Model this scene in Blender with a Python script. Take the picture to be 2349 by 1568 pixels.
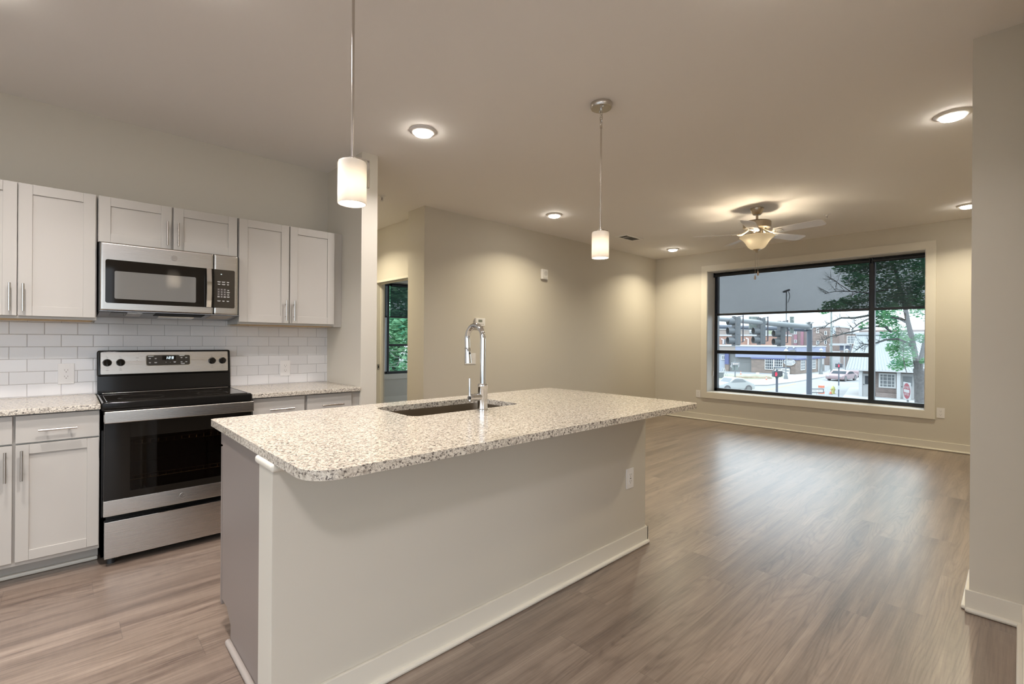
import bpy, bmesh, math, random
from mathutils import Vector, Matrix
random.seed(11)
PI = math.pi
SC = bpy.context.scene
for _o in list(bpy.data.objects):
    bpy.data.objects.remove(_o, do_unlink=True)
COL = SC.collection

# ------------------------------------------------------------------ camera
F_PX, CX, CY, EYE = 1091.84, 1174.71, 781.09, 1.282
C_R = Vector((0.72969, -0.68375, 0.00690))
C_U = Vector((-0.00493, 0.00482, 0.99998))
C_F = Vector((0.68376, 0.72970, -0.00015))
cam_d = bpy.data.cameras.new('camera')
cam_d.sensor_width = 36.0
cam_d.lens = F_PX / 2349.0 * 36.0
cam_d.shift_y = (CY - 784.0) / 2349.0
cam_d.clip_start = 0.02
cam_d.clip_end = 600
cam = bpy.data.objects.new('camera', cam_d)
COL.objects.link(cam)
cam.matrix_world = Matrix(((C_R.x, C_U.x, -C_F.x, 0), (C_R.y, C_U.y, -C_F.y, 0), (C_R.z, C_U.z, -C_F.z, EYE), (0, 0, 0, 1)))
SC.camera = cam

# ------------------------------------------------------------------ world: overcast sky
W = bpy.data.worlds.new('overcast_sky')
SC.world = W
W.use_nodes = True
wn, wl = W.node_tree.nodes, W.node_tree.links
wn.clear()
w_out = wn.new('ShaderNodeOutputWorld')
w_bg = wn.new('ShaderNodeBackground')
w_tc = wn.new('ShaderNodeTexCoord')
w_sep = wn.new('ShaderNodeSeparateXYZ')
w_ramp = wn.new('ShaderNodeValToRGB')
w_noise = wn.new('ShaderNodeTexNoise')
w_mix = wn.new('ShaderNodeMixRGB')
w_noise.inputs['Scale'].default_value = 2.2
w_noise.inputs['Detail'].default_value = 5
w_map = wn.new('ShaderNodeMapping')
w_map.inputs['Scale'].default_value = (1, 1, 4)
w_ramp.color_ramp.elements[0].position = 0.0
w_ramp.color_ramp.elements[0].color = (1.62, 1.84, 2.08, 1)
w_ramp.color_ramp.elements[1].position = 0.16
w_ramp.color_ramp.elements[1].color = (1.95, 2.19, 2.45, 1)
_e = w_ramp.color_ramp.elements.new(0.6)
_e.color = (3.0, 3.3, 3.65, 1)
w_mix.blend_type = 'MULTIPLY'
w_mix.inputs[0].default_value = 0.42
wl.new(w_tc.outputs['Generated'], w_sep.inputs[0])
wl.new(w_sep.outputs['Z'], w_ramp.inputs[0])
wl.new(w_tc.outputs['Generated'], w_map.inputs[0])
wl.new(w_map.outputs[0], w_noise.inputs[0])
wl.new(w_ramp.outputs[0], w_mix.inputs[1])
wl.new(w_noise.outputs[0], w_mix.inputs[2])
wl.new(w_mix.outputs[0], w_bg.inputs[0])
w_bg.inputs[1].default_value = 1.7
wl.new(w_bg.outputs[0], w_out.inputs[0])

SC.view_settings.view_transform = 'Standard'
SC.view_settings.look = 'None'
SC.view_settings.exposure = 0.05
SC.view_settings.gamma = 1.0
SC.view_settings.use_curve_mapping = False
SC.cycles.max_bounces = 10
SC.cycles.diffuse_bounces = 6
SC.cycles.glossy_bounces = 5
SC.cycles.transparent_max_bounces = 24
SC.cycles.caustics_reflective = False
SC.cycles.caustics_refractive = False
SC.cycles.sample_clamp_indirect = 4.0

CAN_WATTS = 17.5
CAN_COLOR = (1.0, 0.90, 0.68)
CAN_COLOR_NEAR = (1.0, 0.95, 0.945)

# ------------------------------------------------------------------ materials
def nmat(name):
    m = bpy.data.materials.new(name)
    m.use_nodes = True
    nt = m.node_tree
    return m, nt, nt.nodes.get('Principled BSDF')

def pm(name, col, rough=0.5, metal=0.0, spec=0.5, emit=None, estr=0.0, bump=0.0, bscale=200, vary=0.0, coat=0.0):
    m, nt, b = nmat(name)
    b.inputs['Base Color'].default_value = (*col, 1)
    b.inputs['Roughness'].default_value = rough
    b.inputs['Metallic'].default_value = metal
    b.inputs['Specular IOR Level'].default_value = spec
    b.inputs['Coat Weight'].default_value = coat
    if emit:
        b.inputs['Emission Color'].default_value = (*emit, 1)
        b.inputs['Emission Strength'].default_value = estr
    if bump or vary:
        tc = nt.nodes.new('ShaderNodeTexCoord')
        n = nt.nodes.new('ShaderNodeTexNoise')
        n.inputs['Scale'].default_value = bscale
        n.inputs['Detail'].default_value = 3
        nt.links.new(tc.outputs['Object'], n.inputs['Vector'])
        if bump:
            bp = nt.nodes.new('ShaderNodeBump')
            bp.inputs['Strength'].default_value = bump
            bp.inputs['Distance'].default_value = 0.002
            nt.links.new(n.outputs['Fac'], bp.inputs['Height'])
            nt.links.new(bp.outputs[0], b.inputs['Normal'])
        if vary:
            r = nt.nodes.new('ShaderNodeValToRGB')
            r.color_ramp.elements[0].position = 0.3
            r.color_ramp.elements[1].position = 0.7
            r.color_ramp.elements[0].color = (*[max(0, c * (1 - vary)) for c in col], 1)
            r.color_ramp.elements[1].color = (*[min(1, c * (1 + vary)) for c in col], 1)
            nt.links.new(n.outputs['Fac'], r.inputs[0])
            nt.links.new(r.outputs[0], b.inputs['Base Color'])
    return m

def math_node(nt, op, a=None, b=None, c=None):
    n = nt.nodes.new('ShaderNodeMath')
    n.operation = op
    for i, v in enumerate((a, b, c)):
        if v is None:
            continue
        if isinstance(v, (int, float)):
            n.inputs[i].default_value = v
        else:
            nt.links.new(v, n.inputs[i])
    return n.outputs[0]

def ramp(nt, fac, stops):
    r = nt.nodes.new('ShaderNodeValToRGB')
    el = r.color_ramp.elements
    while len(el) < len(stops):
        el.new(0.5)
    for e, (p, c) in zip(el, stops):
        e.position = p
        e.color = (*c, 1)
    nt.links.new(fac, r.inputs[0])
    return r.outputs[0]

def mat_floor():
    m, nt, b = nmat('plank_floor')
    L = nt.links
    tc = nt.nodes.new('ShaderNodeTexCoord')
    sp = nt.nodes.new('ShaderNodeSeparateXYZ')
    L.new(tc.outputs['Object'], sp.inputs[0])
    x, y = sp.outputs['X'], sp.outputs['Y']
    v = math_node(nt, 'DIVIDE', math_node(nt, 'ADD', y, 10.03), 0.178)
    row = math_node(nt, 'FLOOR', v)
    wr = nt.nodes.new('ShaderNodeTexWhiteNoise'); wr.noise_dimensions = '1D'
    L.new(row, wr.inputs['W'])
    u = math_node(nt, 'ADD', math_node(nt, 'DIVIDE', math_node(nt, 'ADD', x, 10.0), 1.22), math_node(nt, 'MULTIPLY', wr.outputs['Value'], 5.0))
    colm = math_node(nt, 'FLOOR', u)
    cb = nt.nodes.new('ShaderNodeCombineXYZ')
    L.new(row, cb.inputs[0]); L.new(colm, cb.inputs[1])
    wn2 = nt.nodes.new('ShaderNodeTexWhiteNoise'); wn2.noise_dimensions = '2D'
    L.new(cb.outputs[0], wn2.inputs['Vector'])
    pid = wn2.outputs['Value']
    def noise(sx, sy, detail, rough=0.5, k=37.0, dist=0.0):
        c = nt.nodes.new('ShaderNodeCombineXYZ')
        L.new(math_node(nt, 'MULTIPLY', x, sx), c.inputs[0])
        L.new(math_node(nt, 'MULTIPLY', y, sy), c.inputs[1])
        L.new(math_node(nt, 'MULTIPLY', pid, k), c.inputs[2])
        n = nt.nodes.new('ShaderNodeTexNoise')
        n.inputs['Scale'].default_value = 1.0
        n.inputs['Detail'].default_value = detail
        n.inputs['Roughness'].default_value = rough
        n.inputs['Distortion'].default_value = dist
        L.new(c.outputs[0], n.inputs['Vector'])
        return n.outputs['Fac']
    streak = noise(0.8, 13, 5, 0.62)
    fine = noise(5, 190, 3, 0.6, 71)
    cross = noise(60, 9, 2, 0.6, 19)
    cath = noise(0.9, 7.5, 1.5, 0.4, 53)
    rings = math_node(nt, 'SINE', math_node(nt, 'MULTIPLY', cath, 120.0))
    rings = math_node(nt, 'POWER', math_node(nt, 'MULTIPLY_ADD', rings, 0.5, 0.5), 3.0)
    gate = math_node(nt, 'GREATER_THAN', pid, 0.5)
    rings = math_node(nt, 'MULTIPLY', rings, math_node(nt, 'MULTIPLY_ADD', gate, 0.05, 0.015))
    f = math_node(nt, 'MULTIPLY', streak, 0.62)
    f = math_node(nt, 'ADD', f, math_node(nt, 'MULTIPLY', fine, 0.28))
    f = math_node(nt, 'ADD', f, math_node(nt, 'MULTIPLY', cross, 0.05))
    f = math_node(nt, 'ADD', f, math_node(nt, 'MULTIPLY', math_node(nt, 'SUBTRACT', pid, 0.5), 0.07))
    f = math_node(nt, 'SUBTRACT', f, rings)
    base = ramp(nt, f, [(0.29, (0.070, 0.047, 0.035)), (0.42, (0.165, 0.117, 0.087)), (0.53, (0.245, 0.182, 0.137)), (0.68, (0.36, 0.282, 0.218))])
    fy = math_node(nt, 'FRACT', v)
    fx = math_node(nt, 'FRACT', u)
    e1 = math_node(nt, 'LESS_THAN', fy, 0.010)
    e2 = math_node(nt, 'LESS_THAN', fx, 0.0018)
    seam = math_node(nt, 'MAXIMUM', e1, e2)
    mx = nt.nodes.new('ShaderNodeMixRGB')
    L.new(math_node(nt, 'MULTIPLY', seam, 0.45), mx.inputs[0])
    L.new(base, mx.inputs[1])
    mx.inputs[2].default_value = (0.06, 0.045, 0.035, 1)
    L.new(mx.outputs[0], b.inputs['Base Color'])
    L.new(math_node(nt, 'MULTIPLY_ADD', fine, 0.14, 0.30), b.inputs['Roughness'])
    b.inputs['Specular IOR Level'].default_value = 1.0
    b.inputs['Coat Weight'].default_value = 0.6
    b.inputs['Coat Roughness'].default_value = 0.30
    bp = nt.nodes.new('ShaderNodeBump')
    bp.inputs['Strength'].default_value = 0.25
    bp.inputs['Distance'].default_value = 0.0012
    L.new(math_node(nt, 'SUBTRACT', f, math_node(nt, 'MULTIPLY', seam, 0.6)), bp.inputs['Height'])
    L.new(bp.outputs[0], b.inputs['Normal'])
    return m

def mat_granite():
    m, nt, b = nmat('speckled_granite')
    L = nt.links
    tc = nt.nodes.new('ShaderNodeTexCoord')
    def noise(s, d, r=0.6, off=0.0):
        mp = nt.nodes.new('ShaderNodeMapping')
        mp.inputs['Location'].default_value = (off, off * 1.7, off * .6)
        L.new(tc.outputs['Object'], mp.inputs[0])
        n = nt.nodes.new('ShaderNodeTexNoise')
        n.inputs['Scale'].default_value = s
        n.inputs['Detail'].default_value = d
        n.inputs['Roughness'].default_value = r
        n.inputs['Distortion'].default_value = 0.6
        L.new(mp.outputs[0], n.inputs['Vector'])
        return n.outputs['Fac']
    a = noise(90, 3)
    d = noise(125, 4, 0.65, 4.3)
    g = noise(78, 3, 0.6, 9.1)
    base = ramp(nt, a, [(0.33, (0.42, 0.37, 0.30)), (0.48, (0.60, 0.54, 0.445)), (0.66, (0.73, 0.67, 0.565))])
    grey = ramp(nt, g, [(0.52, (0, 0, 0)), (0.58, (1, 1, 1))])
    dark = ramp(nt, d, [(0.545, (0, 0, 0)), (0.585, (1, 1, 1))])
    m1 = nt.nodes.new('ShaderNodeMixRGB')
    L.new(math_node(nt, 'MULTIPLY', grey, 0.45), m1.inputs[0]); L.new(base, m1.inputs[1]); m1.inputs[2].default_value = (0.27, 0.215, 0.17, 1)
    m2 = nt.nodes.new('ShaderNodeMixRGB')
    L.new(math_node(nt, 'MULTIPLY', dark, 0.92), m2.inputs[0]); L.new(m1.outputs[0], m2.inputs[1]); m2.inputs[2].default_value = (0.075, 0.06, 0.052, 1)
    L.new(m2.outputs[0], b.inputs['Base Color'])
    b.inputs['Roughness'].default_value = 0.16
    b.inputs['Specular IOR Level'].default_value = 0.5
    return m

def mat_tile():
    m, nt, b = nmat('white_subway_tile')
    L = nt.links
    tc = nt.nodes.new('ShaderNodeTexCoord')
    sp = nt.nodes.new('ShaderNodeSeparateXYZ')
    L.new(tc.outputs['Object'], sp.inputs[0])
    cb = nt.nodes.new('ShaderNodeCombineXYZ')
    L.new(math_node(nt, 'ADD', sp.outputs['X'], 0.0968 + 1.524), cb.inputs[0])
    L.new(math_node(nt, 'SUBTRACT', sp.outputs['Z'], 0.918 - 0.0765 * 4), cb.inputs[1])
    br = nt.nodes.new('ShaderNodeTexBrick')
    br.offset = 0.5
    br.inputs['Scale'].default_value = 1.0
    br.inputs['Brick Width'].default_value = 0.1524
    br.inputs['Row Height'].default_value = 0.0765
    br.inputs['Mortar Size'].default_value = 0.0013
    br.inputs['Mortar Smooth'].default_value = 0.15
    br.inputs['Bias'].default_value = 0.0
    br.inputs['Color1'].default_value = (0.70, 0.685, 0.675, 1)
    br.inputs['Color2'].default_value = (0.74, 0.725, 0.715, 1)
    br.inputs['Mortar'].default_value = (0.36, 0.345, 0.33, 1)
    L.new(cb.outputs[0], br.inputs['Vector'])
    L.new(br.outputs['Color'], b.inputs['Base Color'])
    br2 = nt.nodes.new('ShaderNodeTexBrick')
    br2.offset = 0.5
    for k, v in (('Scale', 1.0), ('Brick Width', 0.1524), ('Row Height', 0.0765), ('Mortar Size', 0.004), ('Mortar Smooth', 1.0)):
        br2.inputs[k].default_value = v
    L.new(cb.outputs[0], br2.inputs['Vector'])
    bp = nt.nodes.new('ShaderNodeBump')
    bp.invert = True
    bp.inputs['Strength'].default_value = 0.6
    bp.inputs['Distance'].default_value = 0.0015
    L.new(br2.outputs['Fac'], bp.inputs['Height'])
    L.new(bp.outputs[0], b.inputs['Normal'])
    b.inputs['Roughness'].default_value = 0.12
    return m

def mat_steel(name='brushed_steel', col=(0.52, 0.49, 0.45), rough=0.27, axis=0, amount=0.035):
    m, nt, b = nmat(name)
    L = nt.links
    tc = nt.nodes.new('ShaderNodeTexCoord')
    mp = nt.nodes.new('ShaderNodeMapping')
    s = [900, 900, 900]; s[axis] = 3
    mp.inputs['Scale'].default_value = s
    L.new(tc.outputs['Object'], mp.inputs[0])
    n = nt.nodes.new('ShaderNodeTexNoise')
    n.inputs['Scale'].default_value = 1.0
    n.inputs['Detail'].default_value = 2
    L.new(mp.outputs[0], n.inputs['Vector'])
    L.new(math_node(nt, 'MULTIPLY_ADD', n.outputs['Fac'], amount, rough - amount / 2), b.inputs['Roughness'])
    b.inputs['Base Color'].default_value = (*col, 1)
    b.inputs['Metallic'].default_value = 1.0
    b.inputs['Anisotropic'].default_value = 0.5
    return m

def mat_brick(name, c1, c2, mort, w=0.22, h=0.075):
    m, nt, b = nmat(name)
    L = nt.links
    tc = nt.nodes.new('ShaderNodeTexCoord')
    sp = nt.nodes.new('ShaderNodeSeparateXYZ')
    L.new(tc.outputs['Object'], sp.inputs[0])
    cb = nt.nodes.new('ShaderNodeCombineXYZ')
    L.new(math_node(nt, 'ADD', sp.outputs['X'], sp.outputs['Y']), cb.inputs[0])
    L.new(sp.outputs['Z'], cb.inputs[1])
    br = nt.nodes.new('ShaderNodeTexBrick')
    br.inputs['Scale'].default_value = 1.0
    br.inputs['Brick Width'].default_value = w
    br.inputs['Row Height'].default_value = h
    br.inputs['Mortar Size'].default_value = 0.008
    br.inputs['Color1'].default_value = (*c1, 1)
    br.inputs['Color2'].default_value = (*c2, 1)
    br.inputs['Mortar'].default_value = (*mort, 1)
    L.new(cb.outputs[0], br.inputs['Vector'])
    n = nt.nodes.new('ShaderNodeTexNoise')
    n.inputs['Scale'].default_value = 1.6
    n.inputs['Detail'].default_value = 4
    L.new(tc.outputs['Object'], n.inputs['Vector'])
    mx = nt.nodes.new('ShaderNodeMixRGB'); mx.blend_type = 'MULTIPLY'; mx.inputs[0].default_value = 0.5
    L.new(br.outputs['Color'], mx.inputs[1])
    L.new(ramp(nt, n.outputs['Fac'], [(0.3, (0.7, 0.7, 0.7)), (0.7, (1, 1, 1))]), mx.inputs[2])
    L.new(mx.outputs[0], b.inputs['Base Color'])
    b.inputs['Roughness'].default_value = 0.85
    return m

def mat_glass(name='window_glass', refl=1.0, tint=(0.96, 0.985, 0.98)):
    m, nt, b = nmat(name)
    nt.nodes.remove(b)
    out = nt.nodes.get('Material Output')
    tr = nt.nodes.new('ShaderNodeBsdfTransparent'); tr.inputs[0].default_value = (*tint, 1)
    gl = nt.nodes.new('ShaderNodeBsdfGlossy'); gl.inputs['Roughness'].default_value = 0.0
    gl.inputs[0].default_value = (refl, refl, refl, 1)
    fr = nt.nodes.new('ShaderNodeFresnel'); fr.inputs['IOR'].default_value = 1.45
    mx = nt.nodes.new('ShaderNodeMixShader')
    nt.links.new(fr.outputs[0], mx.inputs[0])
    nt.links.new(tr.outputs[0], mx.inputs[1])
    nt.links.new(gl.outputs[0], mx.inputs[2])
    nt.links.new(mx.outputs[0], out.inputs[0])
    return m

def mat_screen(name, col, open_):
    # woven solar screen: mostly open weave of dark yarn
    m, nt, b = nmat(name)
    nt.nodes.remove(b)
    out = nt.nodes.get('Material Output')
    tr = nt.nodes.new('ShaderNodeBsdfTransparent')
    df = nt.nodes.new('ShaderNodeBsdfDiffuse'); df.inputs[0].default_value = (*col, 1)
    tc = nt.nodes.new('ShaderNodeTexCoord')
    n = nt.nodes.new('ShaderNodeTexNoise'); n.inputs['Scale'].default_value = 260; n.inputs['Detail'].default_value = 1
    nt.links.new(tc.outputs['Object'], n.inputs['Vector'])
    f = math_node(nt, 'MULTIPLY_ADD', n.outputs['Fac'], 0.10, 1.0 - open_ - 0.05)
    mx = nt.nodes.new('ShaderNodeMixShader')
    nt.links.new(f, mx.inputs[0])
    nt.links.new(tr.outputs[0], mx.inputs[1])
    nt.links.new(df.outputs[0], mx.inputs[2])
    nt.links.new(mx.outputs[0], out.inputs[0])
    return m

def mat_opal(name, col=(0.93, 0.90, 0.86)):
    m, nt, b = nmat(name)
    nt.nodes.remove(b)
    out = nt.nodes.get('Material Output')
    t = nt.nodes.new('ShaderNodeBsdfTranslucent'); t.inputs[0].default_value = (*col, 1)
    d = nt.nodes.new('ShaderNodeBsdfPrincipled'); d.inputs['Base Color'].default_value = (*col, 1); d.inputs['Roughness'].default_value = 0.25
    mx = nt.nodes.new('ShaderNodeMixShader'); mx.inputs[0].default_value = 0.4
    nt.links.new(t.outputs[0], mx.inputs[1]); nt.links.new(d.outputs[0], mx.inputs[2])
    nt.links.new(mx.outputs[0], out.inputs[0])
    return m

def mat_leaf(name, c1, c2):
    m, nt, b = nmat(name)
    nt.nodes.remove(b)
    out = nt.nodes.get('Material Output')
    L = nt.links
    tc = nt.nodes.new('ShaderNodeTexCoord')
    n = nt.nodes.new('ShaderNodeTexNoise'); n.inputs['Scale'].default_value = 1.7; n.inputs['Detail'].default_value = 4
    L.new(tc.outputs['Object'], n.inputs['Vector'])
    c = ramp(nt, n.outputs['Fac'], [(0.35, c1), (0.65, c2)])
    d = nt.nodes.new('ShaderNodeBsdfDiffuse'); t = nt.nodes.new('ShaderNodeBsdfTranslucent')
    L.new(c, d.inputs[0]); L.new(c, t.inputs[0])
    mx = nt.nodes.new('ShaderNodeMixShader'); mx.inputs[0].default_value = 0.45
    L.new(d.outputs[0], mx.inputs[1]); L.new(t.outputs[0], mx.inputs[2])
    L.new(mx.outputs[0], out.inputs[0])
    return m

M = {}
M['paint'] = pm('wall_paint', (0.60, 0.556, 0.470), 0.55, bump=0.06, bscale=350)
M['ceil'] = pm('ceiling_paint', (0.91, 0.885, 0.865), 0.8, bump=0.05, bscale=300)
M['trim'] = pm('trim_paint', (0.69, 0.645, 0.55), 0.38)
M['floor'] = mat_floor()
M['carpet'] = pm('grey_carpet', (0.36, 0.37, 0.38), 0.95, bump=0.6, bscale=600, vary=0.12)
M['granite'] = mat_granite()
M['tile'] = mat_tile()
M['cab'] = pm('cabinet_paint', (0.475, 0.444, 0.398), 0.36)
M['cab_raw'] = pm('cabinet_underside_wood', (0.52, 0.36, 0.18), 0.6, vary=0.12, bscale=40)
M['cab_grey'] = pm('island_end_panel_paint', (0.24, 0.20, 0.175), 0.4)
M['steel'] = mat_steel()
M['steel_v'] = mat_steel('brushed_steel_upright', axis=2, rough=0.22)
M['nickel'] = mat_steel('brushed_nickel', (0.56, 0.52, 0.47), 0.25, 2, 0.06)
M['fan_nickel'] = mat_steel('fan_nickel', (0.52, 0.45, 0.35), 0.28, 2, 0.06)
M['chrome'] = pm('chrome', (0.80, 0.80, 0.79), 0.07, 1.0)
M['black_gloss'] = pm('black_glass', (0.010, 0.008, 0.006), 0.05, spec=0.22)
M['black_enamel'] = pm('black_enamel', (0.009, 0.008, 0.007), 0.10, spec=0.22)
M['black_matte'] = pm('black_matte', (0.02, 0.02, 0.02), 0.5)
M['frame_black'] = pm('black_window_frame', (0.012, 0.014, 0.017), 0.38)
M['panel_black'] = pm('control_panel_black', (0.030, 0.024, 0.017), 0.22)
M['mw_window'] = pm('microwave_window_screen', (0.15, 0.145, 0.135), 0.05, spec=1.0)
M['white_plastic'] = pm('white_plastic', (0.80, 0.775, 0.745), 0.35)
M['white_gloss'] = pm('white_marks', (0.75, 0.74, 0.70), 0.5)
M['grey_marks'] = pm('grey_marks', (0.22, 0.20, 0.18), 0.5)
M['dark'] = pm('dark_gap', (0.01, 0.01, 0.01), 0.8)
M['led'] = pm('clock_led', (0.1, 0.1, 0.1), 0.5, emit=(0.75, 0.92, 1.0), estr=2.0)
M['lens'] = pm('light_lens', (0.9, 0.9, 0.9), 0.4, emit=(1.0, 0.93, 0.82), estr=55.0)
M['bulb'] = pm('lit_bulb', (0.9, 0.9, 0.9), 0.4, emit=(1.0, 0.86, 0.66), estr=290.0)
M['fan_bulb'] = pm('lit_fan_bulb', (0.9, 0.9, 0.9), 0.4, emit=(1.0, 0.84, 0.60), estr=430.0)
M['opal'] = mat_opal('opal_glass')
M['fan_glass'] = mat_opal('alabaster_glass', (0.98, 0.94, 0.85))
M['blade'] = pm('white_fan_blade', (0.84, 0.81, 0.79), 0.4)
M['glass'] = mat_glass()
M['oven_glass'] = mat_glass('oven_window_glass', 0.45, (0.62, 0.54, 0.44))
M['screen'] = mat_screen('solar_screen_fabric', (0.050, 0.058, 0.080), 0.335)
M['rack'] = pm('chrome_rack', (0.8, 0.78, 0.74), 0.2, 1.0)

# ------------------------------------------------------------------ mesh helper
class MB:
    def __init__(self):
        self.bm = bmesh.new()
        self.wn = False
    def box(self, lo, hi, bev=0.0, seg=2, mat=None):
        lo, hi = Vector(lo), Vector(hi)
        c, s = (lo + hi) / 2, hi - lo
        mx = Matrix.Translation(c) @ Matrix.Diagonal((abs(s.x), abs(s.y), abs(s.z), 1))
        if mat is not None:
            mx = mat @ mx
        r = bmesh.ops.create_cube(self.bm, size=1, matrix=mx)
        if bev > 0:
            self.wn = True
            es = list({e for v in r['verts'] for e in v.link_edges})
            bmesh.ops.bevel(self.bm, geom=es, offset=bev, segments=seg, affect='EDGES', profile=0.5)
        return self
    def cyl(self, p0, p1, r0, r1=None, n=24, caps=True):
        p0, p1 = Vector(p0), Vector(p1)
        r1 = r0 if r1 is None else r1
        d = p1 - p0
        q = d.to_track_quat('Z', 'Y').to_matrix().to_4x4()
        bmesh.ops.create_cone(self.bm, cap_ends=caps, cap_tris=False, segments=n, radius1=r0, radius2=r1, depth=d.length,
                              matrix=Matrix.Translation((p0 + p1) / 2) @ q)
        return self
    def ball(self, c, r, seg=16, scale=(1, 1, 1)):
        bmesh.ops.create_uvsphere(self.bm, u_segments=seg, v_segments=max(6, seg // 2), radius=r,
                                  matrix=Matrix.Translation(Vector(c)) @ Matrix.Diagonal((*scale, 1)))
        return self
    def lathe(self, prof, c=(0, 0, 0), n=32, mat=None):
        c = Vector(c)
        rings = []
        for r, z in prof:
            if r < 1e-6:
                v = self.bm.verts.new(c + Vector((0, 0, z)))
                rings.append([v])
            else:
                rings.append([self.bm.verts.new(c + Vector((r * math.cos(2 * PI * k / n), r * math.sin(2 * PI * k / n), z))) for k in range(n)])
        for a, b in zip(rings, rings[1:]):
            for k in range(n):
                k2 = (k + 1) % n
                if len(a) == 1 and len(b) > 1:
                    self.bm.faces.new((a[0], b[k2], b[k]))
                elif len(b) == 1 and len(a) > 1:
                    self.bm.faces.new((a[k], a[k2], b[0]))
                elif len(a) > 1:
                    self.bm.faces.new((a[k], a[k2], b[k2], b[k]))
        if mat is not None:
            bmesh.ops.transform(self.bm, matrix=mat, verts=[v for rg in rings for v in rg])
        return self
    def tube(self, pts, r, n=12, caps=True):
        pts = [Vector(p) for p in pts]
        rs = r if isinstance(r, (list, tuple)) else [r] * len(pts)
        prev = None
        rings = []
        up = Vector((0.013, 0.021, 1)).normalized()
        for i, p in enumerate(pts):
            t = (pts[min(i + 1, len(pts) - 1)] - pts[max(i - 1, 0)]).normalized()
            if prev is None:
                x = t.cross(up)
                if x.length < 0.05:
                    x = t.cross(Vector((1, 0, 0)))
            else:
                x = prev - t * prev.dot(t)
            x.normalize()
            prev = x
            y = t.cross(x)
            rings.append([self.bm.verts.new(p + (x * math.cos(2 * PI * k / n) + y * math.sin(2 * PI * k / n)) * rs[i]) for k in range(n)])
        for a, b in zip(rings, rings[1:]):
            for k in range(n):
                self.bm.faces.new((a[k], a[(k + 1) % n], b[(k + 1) % n], b[k]))
        if caps:
            self.bm.faces.new(rings[0][::-1])
            self.bm.faces.new(rings[-1])
        return self
    def prism(self, poly, t, mat):
        # polygon in local xy, extruded from z=0 to z=t, placed by mat
        a = [self.bm.verts.new(mat @ Vector((x, y, 0))) for x, y in poly]
        b = [self.bm.verts.new(mat @ Vector((x, y, t))) for x, y in poly]
        self.bm.faces.new(a[::-1])
        self.bm.faces.new(b)
        k = len(a)
        for i in range(k):
            self.bm.faces.new((a[i], a[(i + 1) % k], b[(i + 1) % k], b[i]))
        return self
    def hexa(self, p):
        # eight corners: bottom four then top four, same order
        v = [self.bm.verts.new(Vector(q)) for q in p]
        for f in ((3, 2, 1, 0), (4, 5, 6, 7), (0, 1, 5, 4), (1, 2, 6, 5), (2, 3, 7, 6), (3, 0, 4, 7)):
            self.bm.faces.new([v[i] for i in f])
        return self
    def text(self, s, size, mat, depth=0.0005, align='CENTER'):
        cu = bpy.data.curves.new('lettering', 'FONT')
        cu.body = s; cu.size = size; cu.extrude = depth / 2
        cu.align_x = align; cu.align_y = 'CENTER'
        cu.resolution_u = 3
        o = bpy.data.objects.new('lettering', cu)
        COL.objects.link(o)
        bpy.context.view_layer.update()
        me = o.to_mesh()
        me2 = me.copy()
        o.to_mesh_clear()
        me2.transform(mat)
        self.bm.from_mesh(me2)
        bpy.data.meshes.remove(me2)
        bpy.data.objects.remove(o, do_unlink=True)
        bpy.data.curves.remove(cu)
        return self
    def build(self, name, m, parent=None, local=False, loc=None, recalc=True):
        if recalc:
            bmesh.ops.recalc_face_normals(self.bm, faces=self.bm.faces[:])
        org = Vector((0, 0, 0))
        if parent is not None and not local:
            org = absloc(parent)
        if loc is not None:
            org = org + Vector(loc) if parent is None else org
        if org.length > 0:
            bmesh.ops.translate(self.bm, verts=self.bm.verts[:], vec=-org)
        for f in self.bm.faces:
            f.smooth = True
        for e in self.bm.edges:
            if len(e.link_faces) == 2:
                e.smooth = e.calc_face_angle(0) < 0.6
            else:
                e.smooth = False
        me = bpy.data.meshes.new(name)
        self.bm.to_mesh(me)
        self.bm.free()
        me.materials.append(m)
        o = bpy.data.objects.new(name, me)
        COL.objects.link(o)
        if self.wn:
            md = o.modifiers.new('weighted_normal', 'WEIGHTED_NORMAL'); md.keep_sharp = True
        if parent is not None:
            o.parent = parent
        elif loc is not None:
            o.location = loc
        return o

def absloc(o):
    v = Vector((0, 0, 0))
    while o is not None:
        v = v + o.location
        o = o.parent
    return v

def tag(o, label=None, cat=None, group=None, kind=None):
    if label: o['label'] = label
    if cat: o['category'] = cat
    if group: o['group'] = group
    if kind: o['kind'] = kind
    return o

def thing(name, label, cat, loc=(0, 0, 0), rz=0.0, group=None):
    o = bpy.data.objects.new(name, None)
    COL.objects.link(o)
    o.empty_display_size = 0.1
    o.location = loc
    o.rotation_euler = (0, 0, rz)
    return tag(o, label, cat, group)

def struct(name, mb, m, loc=None, parent=None):
    o = mb.build(name, m, parent, loc=loc)
    if parent is None:
        o['kind'] = 'structure'
    return o

def struct_root(name, loc=(0, 0, 0)):
    o = bpy.data.objects.new(name, None)
    COL.objects.link(o)
    o.location = loc
    o['kind'] = 'structure'
    return o

def dup(o, loc=None, parent=None, label=None, rz=None):
    c = o.copy()
    COL.objects.link(c)
    if parent is not None: c.parent = parent
    if loc is not None: c.location = loc
    if rz is not None: c.rotation_euler = (0, 0, rz)
    if label: c['label'] = label
    for ch in list(o.children):
        dup(ch, parent=c)
    return c

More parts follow.
